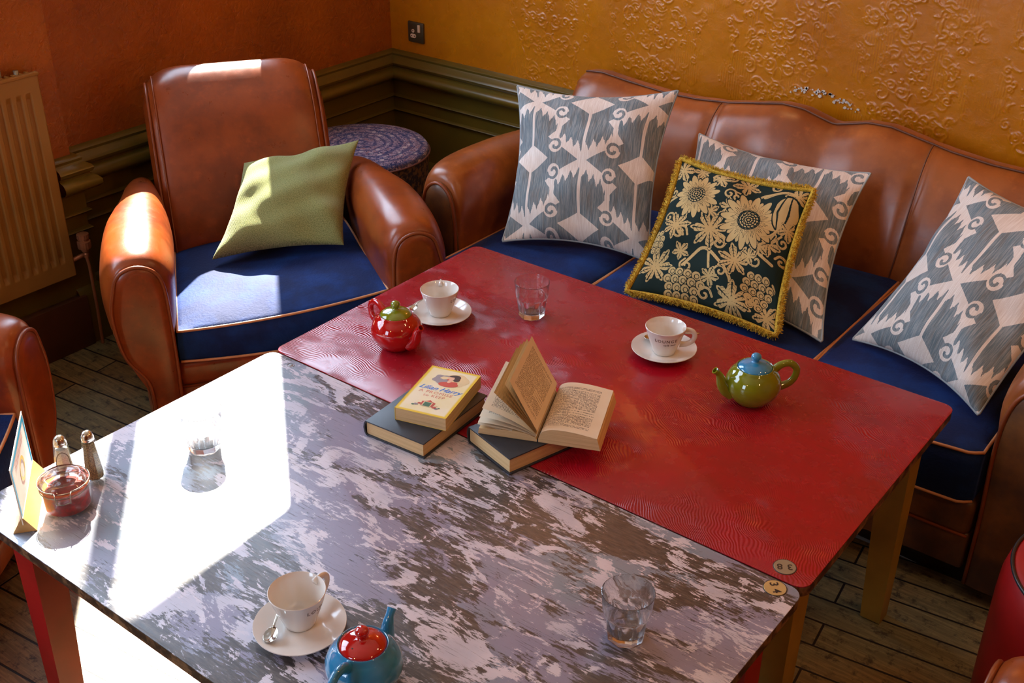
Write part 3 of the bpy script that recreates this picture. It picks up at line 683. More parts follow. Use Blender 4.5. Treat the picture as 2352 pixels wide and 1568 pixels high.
# ------------------------------------------------------------------ tables
def table(label, x0, x1, y0, y1, mtop, mleg, legw=.062):
    t = thing('table', label, 'table', (x0, y0, 0)); lx, ly = x1-x0, y1-y0
    V, F = prism(rrect(0, lx, 0, ly, .026), T-.003, T, .0012); MB().add(V, F).obj('tabletop', mtop, t, auto=30)
    V, F = prism(rrect(.0004, lx-.0004, .0004, ly-.0004, .026), T-.024, T-.003, 0); MB().add(V, F).obj('top_edge', M_EDGE, t, auto=30)
    i = .034
    mb = MB(); a, b = .05, .068; zb = T-.115
    mb.add(*boxg(a, lx-a, a, b, zb, T-.024)); mb.add(*boxg(a, lx-a, ly-b, ly-a, zb, T-.024)); mb.add(*boxg(a, b, b, ly-b, zb, T-.024)); mb.add(*boxg(lx-b, lx-a, b, ly-b, zb, T-.024)); mb.obj('apron', mleg, t, False)
    for sx in (0, 1):
        for sy in (0, 1):
            ox = i if sx == 0 else lx-i; oy = (i+.02) if sy == 0 else ly-i-.035; dx = 1 if sx == 0 else -1; dy = 1 if sy == 0 else -1
            rings = []
            for z, wd in ((0, .046), (.004, .050), (T-.13, legw+.006), (T-.024, legw+.008)):
                P = [(ox, oy), (ox+dx*wd, oy), (ox+dx*wd, oy+dy*wd), (ox, oy+dy*wd)]; rings.append([(p[0], p[1], z) for p in P])
            V, F = loft(rings); MB().add(V, F).obj('leg', mleg, t, False)
    return t
tr = table('red lacquered table with ochre legs in front of the sofa', 0, L, -W1+.002, 0, M_RED, M_OCHRE)
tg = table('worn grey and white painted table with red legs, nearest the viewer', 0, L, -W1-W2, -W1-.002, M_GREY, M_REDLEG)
def number_disc(txts, x, y, rot, m, par, size=.017):
    px, py = par.location.x, par.location.y
    MB().add(*lathe([(.0205, T-.0006), (.0205, T+.0009), (.0200, T+.0012), (.0001, T+.0012)], 40, False, True, (x-px, y-py, 0))).obj('number_disc', m, par, auto=30)
    disc = par.children[-1]
    mb = MB(); V, F = tube([(x-px+.0213*math.cos(a), y-py+.0213*math.sin(a), T+.0002) for a in np.linspace(0, 2*pi, 41)[:-1]], .0009, 6, True)
    mb.add(V, F).obj('recess_ring', M_DARKFOOT, disc)
    mb = MB()
    for k, ch in enumerate(txts):
        V, F = text_mesh(ch, size*1.3, 0, bold=.0005)
        d = (k-.5)*.0185; c, s_ = math.cos(rot), math.sin(rot)
        mb.add([(x-px+d*c+(p[0]*c-p[1]*s_), y-py+d*s_+(p[0]*s_+p[1]*c), T+.0014) for p in V], F)
    mb.obj('number', M_DARKFOOT, disc, False)
number_disc('34', 1.370, -.815, math.radians(-48), M_BRASS, tg); number_disc('38', 1.358, -.751, math.radians(212), plain('grey_metal_disc', (.30, .24, .15), .4, .3), tr)
MB().add(*tube([(.090+.009*math.cos(a), -.813+W1+W2+.009*math.sin(a), T+.0001) for a in np.linspace(0, 2*pi, 25)[:-1]], .0008, 6, True)).add(*lathe([(.0055, T-.0005), (.0055, T+.0005), (.001, T+.0006)], 20, False, True, (.090, -.813+W1+W2, 0))).obj('screw_plug', plain('grey_plug', (.25, .25, .25), .5), tg)

# ------------------------------------------------------------------ cups, saucers, spoons
def cup_r(z):  # outer radius at height
    return float(np.interp(z, [0, .004, .010, .02, .045, .070], [.026, .029, .0305, .034, .0425, .0500]))
def cup(label, x, y, text_ang, handle_ang):
    z0 = T+.0075
    c = thing('coffee_cup', label, 'cup', (x, y, z0), 0, 'white coffee cups')
    prof = [(.024, 0), (.026, 0), (.0285, .003), (.0305, .010), (.034, .02), (.0385, .033), (.0425, .045), (.0463, .057), (.0497, .0685), (.0500, .0702), (.0490, .0712), (.0478, .0700), (.0440, .057), (.0398, .045), (.0315, .02), (.026, .010), (.015, .0065), (.001, .006)]
    MB().add(*lathe(prof, 64)).obj('bowl', M_CHINA, c, auto=50)
    P = cr([(.041, 0, .060), (.053, 0, .063), (.066, 0, .059), (.0715, 0, .047), (.066, 0, .033), (.052, 0, .024), (.036, 0, .0225)], 6)
    V, F = tube(P, lambda t: .0042+.0015*abs(2*t-1)**3, 10, flat=1.5); ca, sa = math.cos(handle_ang), math.sin(handle_ang)
    MB().add([(p[0]*ca-p[1]*sa, p[0]*sa+p[1]*ca, p[2]) for p in V], F).obj('handle', M_CHINA, c)
    def wrap(txt, size, zc, sp, ang):
        V, F = text_mesh(txt, size, 0, spacing=sp, bold=.00018); out = []
        for p in V:
            z = zc+p[1]; r = cup_r(z)+.0004; a = ang+p[0]/.047; out.append((r*math.cos(a), r*math.sin(a), z))
        return out, F
    m = MB(); m.add(*wrap('LOUNGE', .0125, .0500, 1.3, text_ang)); m.add(*wrap('café noir', .0080, .0385, 1.25, text_ang+.26)); m.obj('lettering', M_INK, c, False)
    return c
def saucer(label, x, y):
    s = MB().add(*lathe([(.040, 0), (.043, 0), (.046, .002), (.062, .008), (.078, .0155), (.0805, .0172), (.0800, .0186), (.0775, .0180), (.060, .0110), (.044, .0062), (.030, .0058), (.001, .0058)], 72)).obj('saucer', M_CHINA, None, auto=60, loc=(x, y, T+.0008))
    return tag(s, label, 'saucer', 'white saucers')
def spoon(label, bowl, end, z0, z1, arch=.004):
    b = Vector((*bowl, T+z0)); e = Vector((*end, T+z1)); d = (e-b); Ln = d.length; d2 = d.normalized(); side = Vector((-d2.y, d2.x, 0)).normalized(); up = d2.cross(side)*-1
    if up.z < 0: up = -up
    sp = thing('teaspoon', label, 'spoon', b, 0, 'steel teaspoons')
    V = []; F = []; nu, nv = 14, 16
    for lay, off in ((0, 0), (1, -.0010)):
        for i in range(nu+1):
            r = i/nu
            for k in range(nv):
                a = 2*pi*k/nv; lx = .0185*r*math.cos(a)*(1+.12*math.cos(a)); ly = .0125*r*math.sin(a); h = -.0055*(1-r*r)+off
                V.append(d2*lx+side*ly+up*h)
    m_ = (nu+1)*nv
    for L0 in (0, m_):
        for i in range(nu):
            for k in range(nv): F.append((L0+i*nv+k, L0+i*nv+(k+1) % nv, L0+(i+1)*nv+(k+1) % nv, L0+(i+1)*nv+k))
    for k in range(nv): F.append((nu*nv+k, nu*nv+(k+1) % nv, m_+nu*nv+(k+1) % nv, m_+nu*nv+k))
    MB().add(V, F).obj('bowl', M_STEEL, sp)
    P = [d2*(.017+(Ln-.017)*t)+up*(arch*math.sin(pi*t)+.001) for t in np.linspace(0, 1, 16)]
    MB().add(*tube(P, lambda t: .0022+.0022*t**2, 8, flat=.5)).obj('handle', M_STEEL, sp)
    return sp
saucer('white saucer under the cup behind the red teapot', .212, -.403)
saucer('white saucer under the cup nearest the sofa, spoon behind the cup', .763, -.203)
saucer('white saucer on the grey table beside the blue teapot', .772, -1.423)
cup('white coffee cup behind the red teapot', .206, -.398, math.radians(26), math.radians(128))
cup('white coffee cup with lettering facing the viewer, left of the green teapot', .766, -.207, math.radians(-57), math.radians(32))
cup('white coffee cup on the grey table beside the blue teapot', .762, -1.414, math.radians(14), math.radians(92))
spoon('teaspoon beside the cup behind the red teapot', (.156, -.452), (.149, -.335), .028, .033)
spoon('teaspoon lying behind the cup nearest the sofa', (.714, -.186), (.812, -.118), .022, .033)
spoon('teaspoon on the saucer beside the blue teapot', (.757, -1.476), (.70, -1.385), .020, .024)

# ------------------------------------------------------------------ tumblers
def tumbler(label, x, y, rot):
    t = thing('glass_tumbler', label, 'glass', (x, y, T+.0008), rot, 'faceted glass tumblers')
    def mod(a, i, z):
        if z > .060: return 1.0
        k = np.clip((.060-z)/.008, 0, 1); f = pi/9; q = ((a+f) % (2*f))-f; poly = math.cos(f)/math.cos(q); return 1-k*(1-poly*.985)
    out = [(.0315, 0), (.0325, .001), (.0345, .004), (.0350, .012), (.0365, .025), (.0383, .040), (.0400, .050), (.0412, .0535), (.0418, .056), (.0424, .062), (.0440, .080), (.0455, .0965), (.0458, .0980)]
    inn = [(.0446, .0985), (.0438, .0965), (.0420, .080), (.0402, .062), (.0378, .050), (.0342, .032), (.0315, .020), (.028, .016), (.015, .0145), (.001, .0145)]
    n = 108; V, F = lathe(out, n, True, False, mod=mod); V2, F2 = lathe(inn, n, False, True)
    k = len(V); V = V+V2; F = F+[tuple(i+k for i in f) for f in F2]; a0 = (len(out)-1)*n
    F += [(a0+j, a0+(j+1) % n, k+(j+1) % n, k+j) for j in range(n)]
    MB().add(V, F).obj('tumbler_body', M_GLASS, t, auto=28); return t
tumbler('empty glass tumbler standing on the red table', .392, -.250, .1)
tumbler('glass tumbler standing in the patch of bright sunlight', .207, -1.168, .3)
tumbler('glass tumbler near the number disc end of the grey table', 1.222, -1.087, .35)

# ------------------------------------------------------------------ teapots
def teapot(label, x, y, ang, mb_, ml, hole=True):
    t = thing('teapot', label, 'teapot', (x, y, T+.0008), ang, 'small round glazed teapots')
    body = [(.034, 0), (.037, .001), (.040, .004), (.050, .014), (.059, .028), (.0635, .043), (.0630, .056), (.0575, .070), (.049, .081), (.0435, .086), (.0425, .0895), (.0410, .0905), (.0392, .0895), (.0385, .085), (.0380, .082)]
    MB().add(*lathe(body, 72, True, True)).obj('pot_body', mb_, t, auto=60)
    lid = [(.0382, .084), (.0388, .0885), (.0370, .0915), (.030, .0965), (.020, .1000), (.011, .1015), (.0075, .1035), (.0070, .106), (.0088, .109), (.0112, .1125), (.0118, .116), (.0098, .1205), (.0055, .1232), (.001, .124)]
    ld = MB().add(*lathe(lid, 48)).obj('lid', ml, t, auto=60)
    MB().add(*lathe([(.0016, .0), (.0016, .0012), (.0006, .0012)], 12, off=(-.024, .004, .0975))).obj('steam_hole', M_DARKFOOT, ld)
    P = cr([(.050, 0, .026), (.063, 0, .034), (.074, 0, .050), (.079, 0, .066), (.085, 0, .078), (.094, 0, .087)], 6)
    V, F = tube(P, lambda q: .0185-.0112*min(1, q*1.25)+.0012*max(0, q-.85)*6, 20, caps=False); k = len(V)
    # hollow tip
    n = 20; N = len(P); V = list(V); tip = [V[(N-1)*n+j] for j in range(n)]; c = sum((Vector(p) for p in tip), Vector())/n; ax = (Vector(P[-1])-Vector(P[-3])).normalized()
    V += [c+(Vector(p)-c)*.68+ax*.0006 for p in tip]+[c+(Vector(p)-c)*.62-ax*.012 for p in tip]
    F = list(F)+[((N-1)*n+j, (N-1)*n+(j+1) % n, k+(j+1) % n, k+j) for j in range(n)]+[(k+j, k+(j+1) % n, k+n+(j+1) % n, k+n+j) for j in range(n)]+[tuple(range(k+n, k+2*n))]
    MB().add(V, F).obj('spout', mb_, t, auto=70)
    P = cr([(-.046, 0, .078), (-.062, 0, .090), (-.082, 0, .092), (-.0985, 0, .078), (-.099, 0, .058), (-.086, 0, .040), (-.060, 0, .030)], 6)
    MB().add(*tube(P, lambda q: .0068+.002*abs(2*q-1)**3, 14, flat=1.25)).obj('handle', mb_, t)
    return t
teapot('red teapot with a green lid', .226, -.584, math.radians(-8), G_RED, G_GREEN)
teapot('green teapot with a blue lid', 1.035, -.266, math.radians(-134), G_GREEN, G_BLUE)
teapot('blue teapot with a red lid at the bottom edge', .948, -1.444, math.radians(103), G_BLUE, G_RED)

# ------------------------------------------------------------------ books
def hardback(label, x, y, rz, wd, ln, th):
    b = thing('hardback_book', label, 'book', (x, y, T+.0008), rz, 'thick black hardback books')
    # spine on -x side, rounded
    co = MB(); co.add(*boxg(.004, wd, 0, ln, 0, .0032, .0009)); co.add(*boxg(.004, wd, 0, ln, th-.0032, th, .0009))
    prof = [(.008, 0), (.003, .001), (-.001, .008), (-.003, th/2), (-.001, th-.008), (.003, th-.001), (.008, th), (.008, th-.0032), (.005, th-.004), (.0025, th-.010), (.001, th/2), (.0025, .010), (.005, .004), (.008, .0032)]
    V, F = loft([[(p[0], 0, p[1]) for p in prof], [(p[0], ln, p[1]) for p in prof]]); co.add(V, F)
    co.obj('cover', M_BLACKCLOTH, b, auto=30)
    MB().add(*boxg(.004, wd-.005, .004, ln-.004, .0032, th-.0032)).obj('page_block', M_PAGES, b, False); return b
H1 = .038; H2 = .041
hardback('black hardback book under the yellow paperback', .4385, -.919, math.radians(4), .163, .235, H1)
hardback('black hardback book under the open book', .632, -.801, math.radians(-15.5), .152, .232, H2)

pb = thing('paperback_book', 'yellow paperback novel with blue title lying on black hardback', 'book', (.490, -.875, T+H1+.0012), math.radians(16))
PW, PL, PT = .121, .192, .031
MB().add(*boxg(.0006, PW-.0006, .0006, PL-.0006, .0004, PT-.0006)).obj('page_block', M_PAGES, pb, False)
def m_cover():
    s = NT('yellow_cover'); uv = s.coord(); a = s.noise(uv, 18, 3)
    sep = s.n('ShaderNodeSeparateXYZ', Vector=uv)
    ex = s.math('ABSOLUTE', s.math('SUBTRACT', sep.outputs[0], PW/2)); ey = s.math('ABSOLUTE', s.math('SUBTRACT', sep.outputs[1], PL/2))
    e = s.math('MAXIMUM', s.step(ex, PW/2-.009, PW/2-.004), s.step(ey, PL/2-.009, PL/2-.004))
    c = s.mix(s.step(a, .35, .65), (.82, .72, .42), (.84, .76, .55)); c = s.mix(e, c, (.80, .56, .06))
    s.set(Base__Color=c, Roughness=.3, Coat__Weight=.3); return s.m
cv = MB(); cv.add(*prism(rrect(0, PW, 0, PL, .003, 3), PT-.0006, PT)); cv.add(*prism(rrect(0, PW, 0, PL, .003, 3), 0, .0004)); cv.add(*boxg(-.0006, .0006, 0, PL, 0, PT)); cv = cv.obj('cover', m_cover(), pb, False)
def on_cover(txts, m, name):
    mb = MB()
    for (s_, x, y, sz, sh, bo, sp, tilt) in txts:
        V, F = text_mesh(s_, sz, sh, bold=bo, spacing=sp); c, s2 = math.cos(tilt), math.sin(tilt)
        mb.add([(x+p[0]*c-p[1]*s2, y+p[0]*s2+p[1]*c, PT+.0003) for p in V], F)
    mb.obj(name, m, cv, False)
on_cover([('Lilian Harry', .060, .103, .0215, .45, .0002, .98, 0)], plain('blue_print', (.03, .20, .62), .4), 'author_lettering')
on_cover([('A PROMISE', .058, .0855, .0150, 0, 0, 1.12, 0), ('to KEEP', .060, .0715, .0140, 0, 0, 1.1, 0)], M_REDPRINT, 'title_lettering')
def ell(cx, cy, rx, ry, rot=0, n=24, z=.0002, wob=0):
    P = []
    for k in range(n):
        a = 2*pi*k/n; r = 1+wob*math.sin(5*a+cx*90); x, y = rx*r*math.cos(a), ry*r*math.sin(a); P.append((cx+x*math.cos(rot)-y*math.sin(rot), cy+x*math.sin(rot)+y*math.cos(rot)))
    return flatpoly(P, PT+z)
mb = MB(); pm = [plain('print_grey', (.28, .24, .25), .5), plain('print_skin', (.72, .42, .28), .5), plain('print_hair', (.06, .035, .03), .5), plain('print_coat', (.52, .08, .05), .5), plain('print_ochre', (.72, .55, .30), .5), plain('print_green', (.06, .16, .09), .5)]
mb.add(*ell(.078, .150, .030, .026, 0, wob=.06), mi=4); mb.add(*ell(.045, .145, .020, .018, .3, z=.0003, wob=.12), mi=0); mb.add(*ell(.050, .152, .010, .006, .3, z=.0004, wob=.1), mi=4)
mb.add(*ell(.068, .128, .023, .0105, .12, z=.0005), mi=3); mb.add(*ell(.074, .133, .014, .008, .5, z=.00055), mi=3); mb.add(*ell(.066, .142, .0045, .008, -.2, z=.0006), mi=1)
mb.add(*ell(.072, .161, .0125, .010, .2, z=.0006), mi=2); mb.add(*ell(.078, .153, .0075, .0085, 0, z=.00065), mi=2); mb.add(*ell(.0645, .1535, .0078, .0095, .15, z=.0007), mi=1)
mb.add(*ell(.068, .165, .0118, .0045, .35, z=.0008), mi=2); mb.add(*ell(.060, .147, .003, .0022, 0, z=.0008), mi=3)
mb.obj('cover_portrait', pm, cv, False); mb = MB()
P = [(.046, .030), (.074, .030), (.076, .046), (.066, .050), (.060, .055), (.054, .050), (.044, .046)]; mb.add(*flatpoly(P, PT+.0004), mi=3)
mb.add(*flatpoly([(.049, .027), (.070, .027), (.070, .047), (.049, .047)], PT+.0005), mi=4); mb.add(*flatpoly([(.0515, .029), (.0675, .029), (.0675, .045), (.0515, .045)], PT+.0006), mi=5)
for (x, y, r, k) in ((.036, .030, .005, 0), (.042, .036, .0045, 3), (.030, .027, .0035, 5), (.079, .030, .0055, 3), (.085, .027, .0045, 0), (.090, .031, .003, 5), (.082, .037, .003, 4)): mb.add(*ell(x, y, r, r*.7, 0, 12, .0005, .15), mi=k)
mb.obj('cover_emblem', pm, cv, False)

# the open book: text block either side of the spine and a fan of leaves standing up
ob = thing('open_book', 'open paperback with standing leaves lying on a black hardback', 'book', (.787, -.757, T+H2+.0012), math.radians(23.5))
BW, BL = .128, .197
def leaf_curve(theta0, curl, n=14, length=BW, z0=.0, x0=0, sgn=-1):
    """2-D curve leaving the gutter at angle theta0 and curling"""
    P = [(x0, z0)]; a = theta0
    for k in range(n): a = theta0-curl*(k+1)/n; P.append((P[-1][0]+sgn*length/n*math.cos(a), P[-1][1]+length/n*math.sin(a)))
    return P
def leaf(name, pts, m, par, thick=.0004, y0=0.0, y1=BL, skew=0.0):
    n = len(pts); rows = 5; G = np.zeros((n, rows, 3)); UV = np.zeros((n, rows, 2))
    for i, (x, z) in enumerate(pts):
        for j in range(rows):
            v = j/(rows-1); G[i, j] = (x, y0+(y1-y0)*v+skew*(i/(n-1))*v, z+.004*skew*10*(i/(n-1))*v); UV[i, j] = (i/(n-1), v)
    return G, UV
def page_obj(name, pts, flipu, par=ob, skew=0.0, y0=0, m=None):
    G, UV = leaf(name, pts, None, par, skew=skew, y0=y0)
    if flipu: UV[:, :, 0] = 1-UV[:, :, 0]
    o = fast_grid(name, G, m or M_PRINT, par, uv=UV); return o
def block(name, topc, xa, xb, zb, m):
    """closed pages block between a top curve and the base line"""
    ring = list(topc)+[(xb, zb+.0005), (xa, zb+.0005)]
    V, F = loft([[(p[0], 0, p[1]) for p in ring], [(p[0], BL, p[1]) for p in ring]]); return MB().add(V, F).obj(name, m, ob, False)
# right-hand block: curved rise out of the gutter, then a gentle fall
rc = [(.0015, .010), (.006, .022), (.014, .0295), (.028, .0345), (.048, .0365), (.075, .0355), (.100, .0325), (.126, .0285)]; rc = [tuple(p) for p in cr(rc, 4)]
block('right_page_block', rc, .0015, .134, 0, M_PAGES)
page_obj('right_page', [(p[0], p[1]+.0006) for p in rc], False)
for k in range(1, 5): page_obj('right_under_page', [(.012+(p[0]-.012)*(1+.006*k) if p[0] > .012 else p[0], p[1]*(1-.0*k)-.0016*k*max(0, (p[0]-.02)/.106)+.0004) for p in rc], False, m=M_PAGES)
lc = [(-.0015, .006), (-.010, .0125), (-.03, .0175), (-.06, .0180), (-.095, .0160), (-.128, .0135)]; lc = [tuple(p) for p in cr(lc, 4)]
block('left_page_block', lc, -.0015, -.130, 0, M_PAGES)
for k, (th, cu, sk, m_) in enumerate([(6, -2, 0, None), (11, 10, .0, None), (18, 20, .003, None), (27, 26, .004, None), (34, 22, .004, None), (46, 4, .0, M_PAGES), (50, 2, .002, M_PAGES), (53.5, 1, 0, M_PAGES), (56.5, 0, 0, M_PAGES), (60, -4, 0, None)]):
    z0 = .008+.0022*k
    pts = leaf_curve(math.radians(th), math.radians(cu), z0=z0, x0=-.0015-.0003*(9-k)); page_obj('standing_page' if th > 40 else 'lifted_page', pts, True, skew=sk, m=m_)
MB().add(*boxg(-.003, .003, 0, BL, -.0002, .004, .001)).obj('spine', M_BLACKCLOTH, ob)

# ------------------------------------------------------------------ condiments and card holder
jar = thing('clip_top_jar', 'glass clip-top jar of red sauce beside the shakers', 'jar', (.158, -1.468, T+.0008), math.radians(-35))
o_ = [(.040, 0), (.0445, .002), (.0465, .007), (.0465, .046), (.0455, .052), (.0440, .056), (.0460, .058), (.0460, .062)]
i_ = [(.0435, .062), (.0415, .058), (.0425, .052), (.0432, .046), (.0432, .009), (.038, .0055), (.001, .005)]
n = 64; V, F = lathe(o_, n, True, False); V2, F2 = lathe(i_, n, False, True); k = len(V); V = V+V2; a0 = (len(o_)-1)*n
F = F+[tuple(i+k for i in f) for f in F2]+[(a0+j, a0+(j+1) % n, k+(j+1) % n, k+j) for j in range(n)]
MB().add(V, F).obj('jar_body', M_THIN, jar, auto=40)
MB().add(*lathe([(.037, .0060), (.0425, .0095), (.0428, .040), (.035, .0425), (.02, .0415), (.001, .042)], 48)).obj('sauce', m_pepper('red_sauce', (.34, .012, .006), (.22, .02, .012), 90), jar)
MB().add(*lathe([(.044, .0622), (.0475, .0635), (.0480, .067), (.0455, .071), (.041, .0745), (.039, .0775), (.034, .0795), (.022, .0785), (.001, .078), (.001, .0745), (.03, .0745), (.036, .070), (.040, .0625)], 64, False, False)).obj('jar_lid', M_GLASS, jar, auto=40)
MB().add(*lathe([(.0425, .0585), (.0470, .0585), (.0470, .0615), (.0425, .0618)], 48, False, False)).obj('rubber_ring', plain('orange_rubber', (.55, .10, .02), .6), jar)
mb = MB()
mb.add(*tube([(.0468*math.cos(a), .0468*math.sin(a), .0535) for a in np.linspace(0, 2*pi, 49)[:-1]], .0009, 6, True))
mb.add(*tube([(.0490*math.cos(a), .0490*math.sin(a), .0685) for a in np.linspace(.35, 2*pi-.35, 49)], .0009, 6))
mb.add(*tube(cr([(.046, .016, .0685), (.056, .014, .066), (.060, .013, .052), (.052, .012, .048), (.047, .012, .053)], 4), .001, 6)); mb.add(*tube(cr([(.046, -.016, .0685), (.056, -.014, .066), (.060, -.013, .052), (.052, -.012, .048), (.047, -.012, .053)], 4), .001, 6))
mb.add(*tube([(.060, -.013, .052), (.062, 0, .050), (.060, .013, .052)], .001, 6))
mb.add(*tube(cr([(-.047, .014, .055), (-.054, .013, .068), (-.058, .010, .084), (-.055, 0, .094), (-.058, -.010, .084), (-.054, -.013, .068), (-.047, -.014, .055)], 4), .001, 6))
mb.obj('wire_clip', M_WIRE, jar)
def shaker(label, x, y, fill, m, rz):
    s = thing('shaker', label, 'shaker', (x, y, T+.0008), rz, 'tapered glass shakers')
    n8 = 8
    def ring(r, z): return [(r*math.cos(2*pi*k/n8+pi/8), r*math.sin(2*pi*k/n8+pi/8), z) for k in range(n8)]
    V, F = loft([ring(.0225, 0), ring(.0238, .003), ring(.0232, .012), ring(.0145, .098), ring(.0125, .1005), ring(.0110, .101), ring(.0115, .096), ring(.0195, .013), ring(.017, .008)]); MB().add(V, F).obj('shaker_body', M_THIN, s, False)
    V, F = loft([ring(.0165, .0085), ring(.0190, .0135), ring(.0190-.0078*(fill-.014)/.082, fill)]); MB().add(V, F).obj('contents', m, s, False)
    MB().add(*lathe([(.0125, .0985), (.0132, .0990), (.0128, .1015), (.0135, .1030), (.0130, .1060), (.0115, .1120), (.0085, .1170), (.004, .1198), (.001, .1203)], 32)).obj('steel_cap', M_STEEL, s, auto=50)
    return s
shaker('glass pepper shaker with steel cap, right of the salt shaker', .120, -1.380, .094, m_pepper('ground_pepper', (.35, .25, .10), (.12, .08, .03)), .2)
shaker('glass salt shaker with steel cap half hidden behind the jar', .092, -1.424, .090, m_pepper('table_salt', (.85, .82, .74), (.70, .66, .58)), .5)

ch = thing('card_holder', 'wooden wedge holder with a blue-edged menu card at the table corner', 'card holder', (.160, -1.566, T+.0008), math.atan2(.128, -.166))
V, F = loft([[(0, -.022, 0), (0, .022, 0), (0, .002, .033), (0, -.002, .033)], [(.200, -.022, 0), (.200, .022, 0), (.200, .002, .033), (.200, -.002, .033)]]); MB().add(V, F).obj('wooden_block', M_BLOCK, ch, False)
card = MB().add(*boxg(-.004, .206, -.0006, .0006, .020, .148)).obj('card', M_CARD, ch, False)
mb = MB()
for sgn in (-1, 1):
    y = .0009*sgn
    for (xa, xb, za, zb) in ((0, .202, .134, .143), (0, .010, .022, .143), (.192, .202, .022, .143)): mb.add([(xa, y, za), (xb, y, za), (xb, y, zb), (xa, y, zb)], [(0, 1, 2, 3)])
mb.obj('card_border', M_TEALPRINT, card, False)
mb = MB()
for sgn in (-1, 1):
    y = .0010*sgn
    for cx, cz, rx, rz_ in ((.10, .082, .028, .024),):
        P = [(cx+rx*math.cos(a), y, cz+rz_*math.sin(a)) for a in np.linspace(0, 2*pi, 33)[:-1]]; Q = [(cx+rx*.72*math.cos(a), y, cz+rz_*.72*math.sin(a)) for a in np.linspace(0, 2*pi, 33)[:-1]]
        mb.add(P+Q, [(k, (k+1) % 32, 32+(k+1) % 32, 32+k) for k in range(32)])
mb.obj('card_badge', M_YELPRINT, card, False)
mb = MB(); rs = random.Random(2)
for sgn in (-1, 1):
    for r in range(3): 
        z = .127-.006*r; mb.add([(.04, .0010*sgn, z), (.16, .0010*sgn, z), (.16, .0010*sgn, z+.002), (.04, .0010*sgn, z+.002)], [(0, 1, 2, 3)])
mb.obj('card_lines', M_REDPRINT, card, False)

# ------------------------------------------------------------------ cushions
def cushion(name, label, cat, corners, H, m, pat=None, N=150, pinch=.06, piping=None, fringe=None, group=None, wr=.0065, seed=1, back=.55, fold=None, puffpow=.55):
    """corners: TL, TR, BR, BL in world space; the face looks out along the corner normal"""
    TL, TR, BR, BL = [np.array(c, float) for c in corners]; ctr = (TL+TR+BR+BL)/4
    nrm = np.cross(TR-TL, BL-TL)*-1; nrm /= np.linalg.norm(nrm)
    if nrm @ np.array([1.973, -2.395, 2.021]) < ctr @ nrm: nrm = -nrm
    root = thing(name, label, cat, tuple(ctr), 0, group); rng = np.random.default_rng(seed)
    def surf(n, sgn):
        t = np.sin(np.linspace(-pi/2, pi/2, n)) if pat is None else np.linspace(-1, 1, n); Sx, Ty = np.meshgrid(t, t, indexing='ij')
        s2 = Sx*(1-pinch*(1-Ty**2)*np.abs(Sx)); t2 = Ty*(1-pinch*(1-Sx**2)*np.abs(Ty)); a = (s2+1)/2; b = (t2+1)/2
        P = (TL[None, None]*((1-a)*(1-b))[..., None]+TR*((a)*(1-b))[..., None]+BL*((1-a)*b)[..., None]+BR*(a*b)[..., None])
        th = np.clip((1-Sx**2)*(1-Ty**2), 0, 1)**puffpow
        ph = rng.uniform(0, 6, 8)
        wrn = sum(np.sin(Sx*k1+Ty*k2+p) for k1, k2, p in ((5, 3, ph[0]), (-4, 6, ph[1]), (9, -7, ph[2]), (3, 11, ph[3])))*wr*.5
        rad = np.sin(np.arctan2(Ty, Sx)*7+ph[4])*wr*1.6*np.clip(np.sqrt(Sx**2+Ty**2)-.45, 0, 1)
        h = H*th+(wrn+rad)*np.clip(th*3, 0, 1)
        P = P+nrm*(h*sgn*(1 if sgn > 0 else back))[..., None]
        if fold is not None: P = P+fold(Sx, Ty)
        return P-ctr, a, b, Sx, Ty
    P, a, b, Sx, Ty = surf(N, 1); UV = np.stack([a, 1-b], -1)
    fast_grid('cover', P, m, root, uv=UV, attr=pat(Sx, Ty) if pat is not None else None)
    if True:
        P2, a2, b2, S2_, T2_ = surf(40, -1); bk = fast_grid('back_cover', P2[::-1], m, root, uv=np.stack([a2, 1-b2], -1)[::-1], attr=(pat(S2_, T2_)[::-1] if pat is not None else None))
    edge = np.concatenate([P[:-1, 0], P[-1, :-1], P[:0:-1, -1], P[0, :0:-1]])
    st = max(1, len(edge)//260); e = edge[::st]
    if piping is not None: MB().add(*tube([tuple(p) for p in e], .0035, 8, True)).obj('piping', piping, root)
    if fringe is not None:
        mb = MB(); nE = len(edge); V = []; F = []; c0 = np.zeros(3)
        ringpts = []; K = 640; rr = np.random.default_rng(5)
        for i in range(K):
            f = i/K*nE; p = edge[int(f)]*(1-f % 1)+edge[(int(f)+1) % nE]*(f % 1); q = edge[(int(f)+3) % nE]-edge[int(f)-3]; q = q/(np.linalg.norm(q)+1e-9)
            out = np.cross(q, nrm); out = out if out @ p > 0 else -out
            ringpts.append((p, q, out))
        mb.add(*tube([tuple(p+o*.009) for p, q, o in ringpts[::2]], .0088, 10, True))
        for (p, q, o) in ringpts:                 # short cut loops, swept slightly sideways
            for w_ in range(5):
                a_ = rr.uniform(-1.3, 1.3); d = (o*math.cos(a_)+nrm*math.sin(a_)); d = d+q*rr.uniform(-.4, .4); Lf = rr.uniform(.015, .0195)
                b0 = p+o*.005+q*rr.uniform(-.0012, .0012); s_ = np.cross(d, q); s_ = s_/(np.linalg.norm(s_)+1e-9)*.0011; tq = q*.0011
                V = [b0+s_, b0-s_*.5+tq, b0-s_*.5-tq, b0+d*Lf+s_*.7, b0+d*Lf-s_*.4+tq*.7, b0+d*Lf-s_*.4-tq*.7]; mb.add(V, [(0, 1, 4, 3), (1, 2, 5, 4), (2, 0, 3, 5), (3, 4, 5)])
        mb.obj('fringe', fringe, root, False)
    return root

